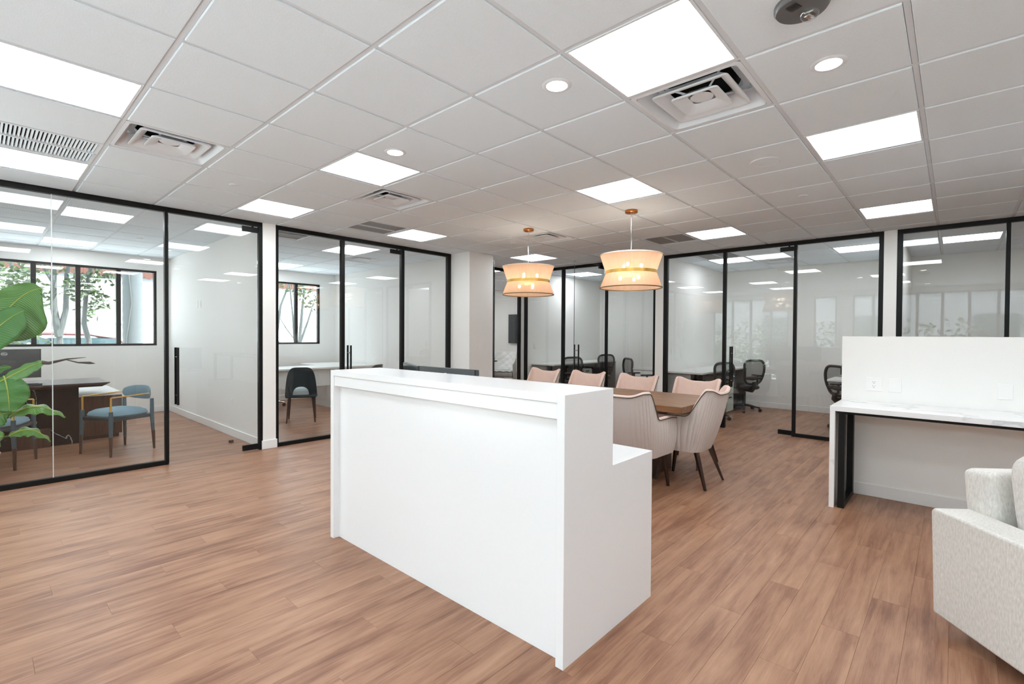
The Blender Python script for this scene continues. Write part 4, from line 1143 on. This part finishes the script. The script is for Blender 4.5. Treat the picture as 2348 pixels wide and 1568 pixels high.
def pedestal(x, y, label, rz=0):
    t = thing('pedestal_drawers', label, 'cabinet', (x, y, 0), rz, 'pale green drawer pedestals')
    MB().box(-.17, .17, 0, .42, .03, .66, bevel=.004).obj('body', M['desklam'], t)
    for (a, b) in ((.04, .33), (.337, .65)):
        d = MB().box(-.165, .165, -.018, 0, a, b, bevel=.002, seg=1).obj('drawer', M['pedestal'], t, smooth=False)
        MB().box(-.07, .05, -.028, -.018, b - .055, b - .035, bevel=.002, seg=1).obj('handle', M['plastic'], d, smooth=False)
    for (x_, y_) in ((-.13, .05), (.13, .05), (-.13, .37), (.13, .37)): MB().ball((x_, y_, .016), .016, 10, 6).obj('caster', M['plastic'], t)
pedestal(9.13, 2.99, 'pale green drawer pedestal beside the glass door pull')
pedestal(9.0, 5.95, 'pale green drawer pedestal between the two mesh chairs in the room with the open door')

# ------------------------------------------------------------------ lounge room
tv = thing('wall_television', 'black flat television on the lounge room wall beyond the smaller pendant', 'television', (X1, 8.78, 1.56))
MB().box(-.075, -.03, -.70, .70, -.41, .41, bevel=.006).obj('housing', M['plastic'], tv)
MB().box(-.0765, -.075, -.69, .69, -.40, .40).obj('screen', M['screen'], tv, smooth=False)
MB().box(-.03, 0, -.2, .2, -.15, .15).obj('wall_bracket', M['plastic'], tv, smooth=False)
lc = thing('quilted_lounge_chair', 'white diamond-quilted lounge chair with grey outer shell in the television room', 'chair', (9.62, 9.05, 0), math.radians(115))
def quilted(rows_fn, nu, nv, name, m):
    rows = [[rows_fn(i / nu, j / nv) for j in range(nv + 1)] for i in range(nu + 1)]
    mb = MB(); mb.grid(rows); o = mb.obj(name, M[m], lc); s_ = o.modifiers.new('thickness', 'SOLIDIFY'); s_.thickness = .02; return o
def puff(a, b, n=6): return .022 * (abs(math.sin((a + b) * n * PI / 2)) * abs(math.sin((a - b) * n * PI / 2))) ** .5
quilted(lambda u, v: Vector((-.30 + .60 * u, -.24 - .20 * v - .0 + .20 * (2 * u - 1) ** 2 + puff(u, v), .42 + .50 * v)), 36, 36, 'quilted_back', 'quilt')
quilted(lambda u, v: Vector((-.29 + .58 * u, -.26 + .56 * v, .42 + puff(u, v) - .03 * (1 - v))), 36, 36, 'quilted_seat', 'quilt')
MB().box(-.30, .30, -.27, .30, .26, .40, bevel=.04, seg=3).obj('seat_base', M['greyfab'], lc)
rows = []
for k in range(33):
    a = -PI * .08 + PI * 1.16 * k / 32
    rows.append([(-.345 * math.cos(a), .05 - .40 * math.sin(a) - .12 * g * math.sin(a), .20 + (.45 + .22 * math.sin(a)) * g) for g in [j / 6 for j in range(7)]])
mb = MB(); mb.grid(rows); o = mb.obj('outer_shell', M['greyfab'], lc); s_ = o.modifiers.new('thickness', 'SOLIDIFY'); s_.thickness = .02
MB().tube([(0, 0, .0), (0, 0, .27)], .03, 12).obj('column', M['chrome'], lc)
MB().lathe([(0, 0), (.25, 0), (.25, .012), (0, .02)], 32).obj('base_plate', M['chrome'], lc)
st_ = thing('side_table', 'thin black round side table beside the quilted lounge chair', 'table', (8.80, 8.95, 0))
MB().lathe([(0, .70), (.32, .70), (.34, .71), (.34, .722), (0, .722)], 40).obj('table_top', M['black'], st_)
MB().tube([(0, 0, .015), (0, 0, .70)], .025, 12).obj('stem', M['black'], st_)
MB().lathe([(0, 0), (.22, 0), (.22, .012), (0, .02)], 32).obj('base_plate', M['black'], st_)

# ------------------------------------------------------------------ outside
ground = struct(MB().box(-40, 30, -30, 45, -.35, -.21).obj('ground_outside', M['asphalt'], smooth=False))
bw = thing('white_building', 'white stucco building with terracotta roof outside the windows', 'building', (0, 19.5, 0))
MB().box(-14, 16, 0, 4, -.25, 3.17).obj('wall', M['stucco'], bw, smooth=False)
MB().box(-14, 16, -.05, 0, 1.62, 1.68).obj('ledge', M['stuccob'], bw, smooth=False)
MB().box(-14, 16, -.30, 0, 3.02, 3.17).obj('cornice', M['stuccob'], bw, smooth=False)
k = 0
me = MB().tube([(0, -.45, 3.20), (0, 1.2, 3.87)], .12, 8).mesh('roof_tile', True, M['roof'])
MB().box(-14, 16, -.38, 4, 3.17, 3.22).obj('roof', M['roof'], bw, smooth=False)
for k in range(75):
    o = bpy.data.objects.new('roof_tile', me); COL.objects.link(o); o.parent = bw; o.location = (-3 + k * .21, 0, 0)
MB().box(.0, .9, -.04, 0, -.2, 2.15).obj('door', M['stuccob'], bw, smooth=False)
def tree(loc, trunks, label, crown, n, seed, group='street trees outside'):
    t = thing('street_tree', label, 'tree', loc, 0, group)
    mb = MB()
    for pts, r in trunks: mb.tube(pts, [r * (1 - .55 * i / (len(pts) - 1)) for i in range(len(pts))], 8)
    mb.obj('trunk', M['bark'], t)
    rr = random.Random(seed); mb = MB()
    for (c, rad, k) in crown:
        for _ in range(int(n * k * .45)):
            d = Vector((rr.gauss(0, 1), rr.gauss(0, 1), rr.gauss(0, 1))).normalized() * rad * rr.random() ** .5
            p = Vector(c) + d
            a = Vector((rr.gauss(0, 1), rr.gauss(0, 1), rr.gauss(0, .6))).normalized(); b = a.cross(Vector((rr.gauss(0, 1), rr.gauss(0, 1), rr.gauss(0, 1)))).normalized()
            l_, w_ = rr.uniform(.09, .15), rr.uniform(.022, .035)
            v = [mb.bm.verts.new(q) for q in (p, p + a * l_ * .5 + b * w_, p + a * l_, p + a * l_ * .5 - b * w_)]
            mb.bm.faces.new(v)
    o = mb.obj('foliage', M['treeleaf'], t, smooth=False); o['kind'] = 'stuff'
tree((1.06, 12.6, -.2), [([(0, 0, 0), (0, 0, .8), (.01, 0, 1.6)], .10), ([(0, 0, 1.5), (-.07, .02, 2.1), (-.06, .05, 2.8), (-.2, .1, 3.6)], .065),
                         ([(0, 0, 1.5), (.10, 0, 2.0), (.12, .04, 2.7), (.3, .1, 3.5)], .055), ([(-.06, .03, 2.5), (-.25, .1, 2.9), (-.5, .1, 3.3)], .03)],
     'forked grey tree in the middle panes of the first office window', [((-.35, 0, 2.3), .32, 1), ((.3, 0, 2.45), .3, .9), ((-.5, .1, 2.9), .4, 1.2), ((.1, .1, 3.0), .45, 1.3), ((.45, 0, 2.0), .2, .3), ((-.35, 0, 1.35), .25, .4)], 240, 3)
tree((1.38, 11.7, -.15), [([(0, 0, 0), (.0, 0, 1.4), (-.06, 0, 1.7), (-.03, 0, 2.2), (.06, 0, 2.9), (.05, 0, 3.6)], .05)],
     'slender leafy tree beside the palm trunk in the office window', [((-.1, 0, 2.35), .28, 1.2), ((.15, 0, 2.1), .22, .6), ((.05, 0, 2.8), .35, 1.2), ((.25, 0, 2.6), .2, .5)], 230, 5)
tree((.49, 14.6, -.2), [([(0, 0, 0), (.0, 0, 1.4), (-.1, 0, 2.2), (.05, 0, 3.2)], .06)],
     'leafy tree behind the big plant leaf in the office window', [((0, 0, 2.6), .5, 2.2), ((-.3, 0, 2.9), .4, 1), ((.1, 0, 1.3), .3, .8), ((-.3, 0, 2.0), .35, 1)], 260, 9)
tree((5.72, 12.7, -.2), [([(0, 0, 0), (-.02, 0, 1.35), (.05, 0, 2.2), (.15, 0, 3.2)], .055), ([(0, 0, 1.35), (.2, 0, 1.9), (.42, 0, 2.6)], .035), ([(-.15, 0, 1.4), (-.2, 0, 2.1), (-.28, 0, 2.9)], .03),
                         ([(-.05, 0, 1.3), (-.35, 0, 1.7), (-.55, .1, 2.1)], .018), ([(-.6, 0, 1.6), (-.5, 0, 2.3), (-.2, 0, 3.1)], .04)],
     'thin many-branched tree in the small window of the second office', [((.1, 0, 2.75), .35, 1.1), ((-.5, 0, 2.9), .3, .7), ((.35, 0, 2.35), .25, .4)], 220, 11)
pm = thing('palm_trunk', 'thick ringed grey palm trunk in the last pane of the office window', 'tree', (2.22, 12.8, -.2))
MB().lathe([(.165 + .008 * (k % 2), k * .09) for k in range(55)], 24).obj('trunk', M['palmbark'], pm)
MB().tube([(-.16, -.1, .5), (-.13, -.13, 1.5), (-.05, -.16, 2.2), (-.12, -.13, 3.2)], .02, 6).obj('vine', M['bark'], pm)
def car(loc, rz, label, paint, s=1.0):
    t = thing('car', label, 'car', loc, rz)
    body = [(-2.1, .35), (-2.12, .62), (-2.0, .80), (-1.1, .90), (1.35, .93), (2.05, .88), (2.12, .6), (2.08, .35)]
    o = MB().prism(body, 'y', -.85, .85).obj('body', M[paint], t); b = o.modifiers.new('round', 'BEVEL'); b.width = .05; b.segments = 3; b.limit_method = 'ANGLE'
    rows = []
    for (x, w, z) in ((-1.25, .78, .90), (-.55, .66, 1.36), (.0, .64, 1.43), (.8, .64, 1.42), (1.35, .66, 1.32), (1.85, .76, .92)):
        rows.append([(x, -w, z), (x, -w * .5, z + .035), (x, 0, z + .045), (x, w * .5, z + .035), (x, w, z)])
    mb = MB(); mb.grid(rows); o = mb.obj('roof', M[paint], t); q = o.modifiers.new('thickness', 'SOLIDIFY'); q.thickness = .04
    for sgn in (-1, 1):
        for (xa_, xb_, xc_, xd_) in ((-1.12, .12, .10, -.52), (.18, 1.66, 1.28, .16)):
            MB().prism([(xa_, .92), (xb_, .92), (xc_, 1.32), (xd_, 1.32)], 'y', sgn * .70 - .02, sgn * .70 + .02).obj('window', M['carglass'], t, smooth=False)
        for x in (-1.35, 1.3): MB().tube([(x, sgn * .88, .33), (x, sgn * .68, .33)], .33, 24).obj('wheel', M['tyre'], t)
    return t
car((1.05, 16.2, -.21), 0, 'dark red car parked outside, its roof and windows seen through the office window', 'carred').scale = (1.0, 1.0, 1.1)
car((5.75, 16.4, -.21), math.radians(180), 'black car outside at the lower corner of the office window', 'carblack').scale = (1, 1, 1.05)
# street side behind the camera, seen only as reflections in the glass
ob = thing('street_building', 'pale building across the street, seen only as a reflection in the glass', 'building', (-14, 0, 0))
MB().box(-3, 0, -16, 16, -.25, 4.2).obj('wall', M['greystucco'], ob, smooth=False)
MB().box(-3, .3, -16, 16, 4.2, 4.5).obj('roof', M['roof'], ob, smooth=False)
for y in (-6, -2, 2.5, 6.5): MB().box(0, .05, y, y + 1.4, .2, 2.4).obj('window', M['carglass'], ob, smooth=False)
mb = MB(); rr = random.Random(2)
for _ in range(5200):
    p = Vector((-6 + rr.gauss(0, .5), rr.uniform(-9, 9), rr.uniform(-.2, 1.6 + .5 * math.sin(rr.random() * 6))))
    a = Vector((rr.gauss(0, 1), rr.gauss(0, 1), rr.gauss(0, 1))).normalized(); b = a.orthogonal().normalized()
    mb.bm.faces.new([mb.bm.verts.new(q) for q in (p, p + a * .1 + b * .06, p + a * .2, p + a * .1 - b * .06)])
o = mb.obj('hedge', M['hedge'], smooth=False); o['kind'] = 'stuff'; o['label'] = 'green hedge outside the street windows behind the camera'; o['category'] = 'hedge'
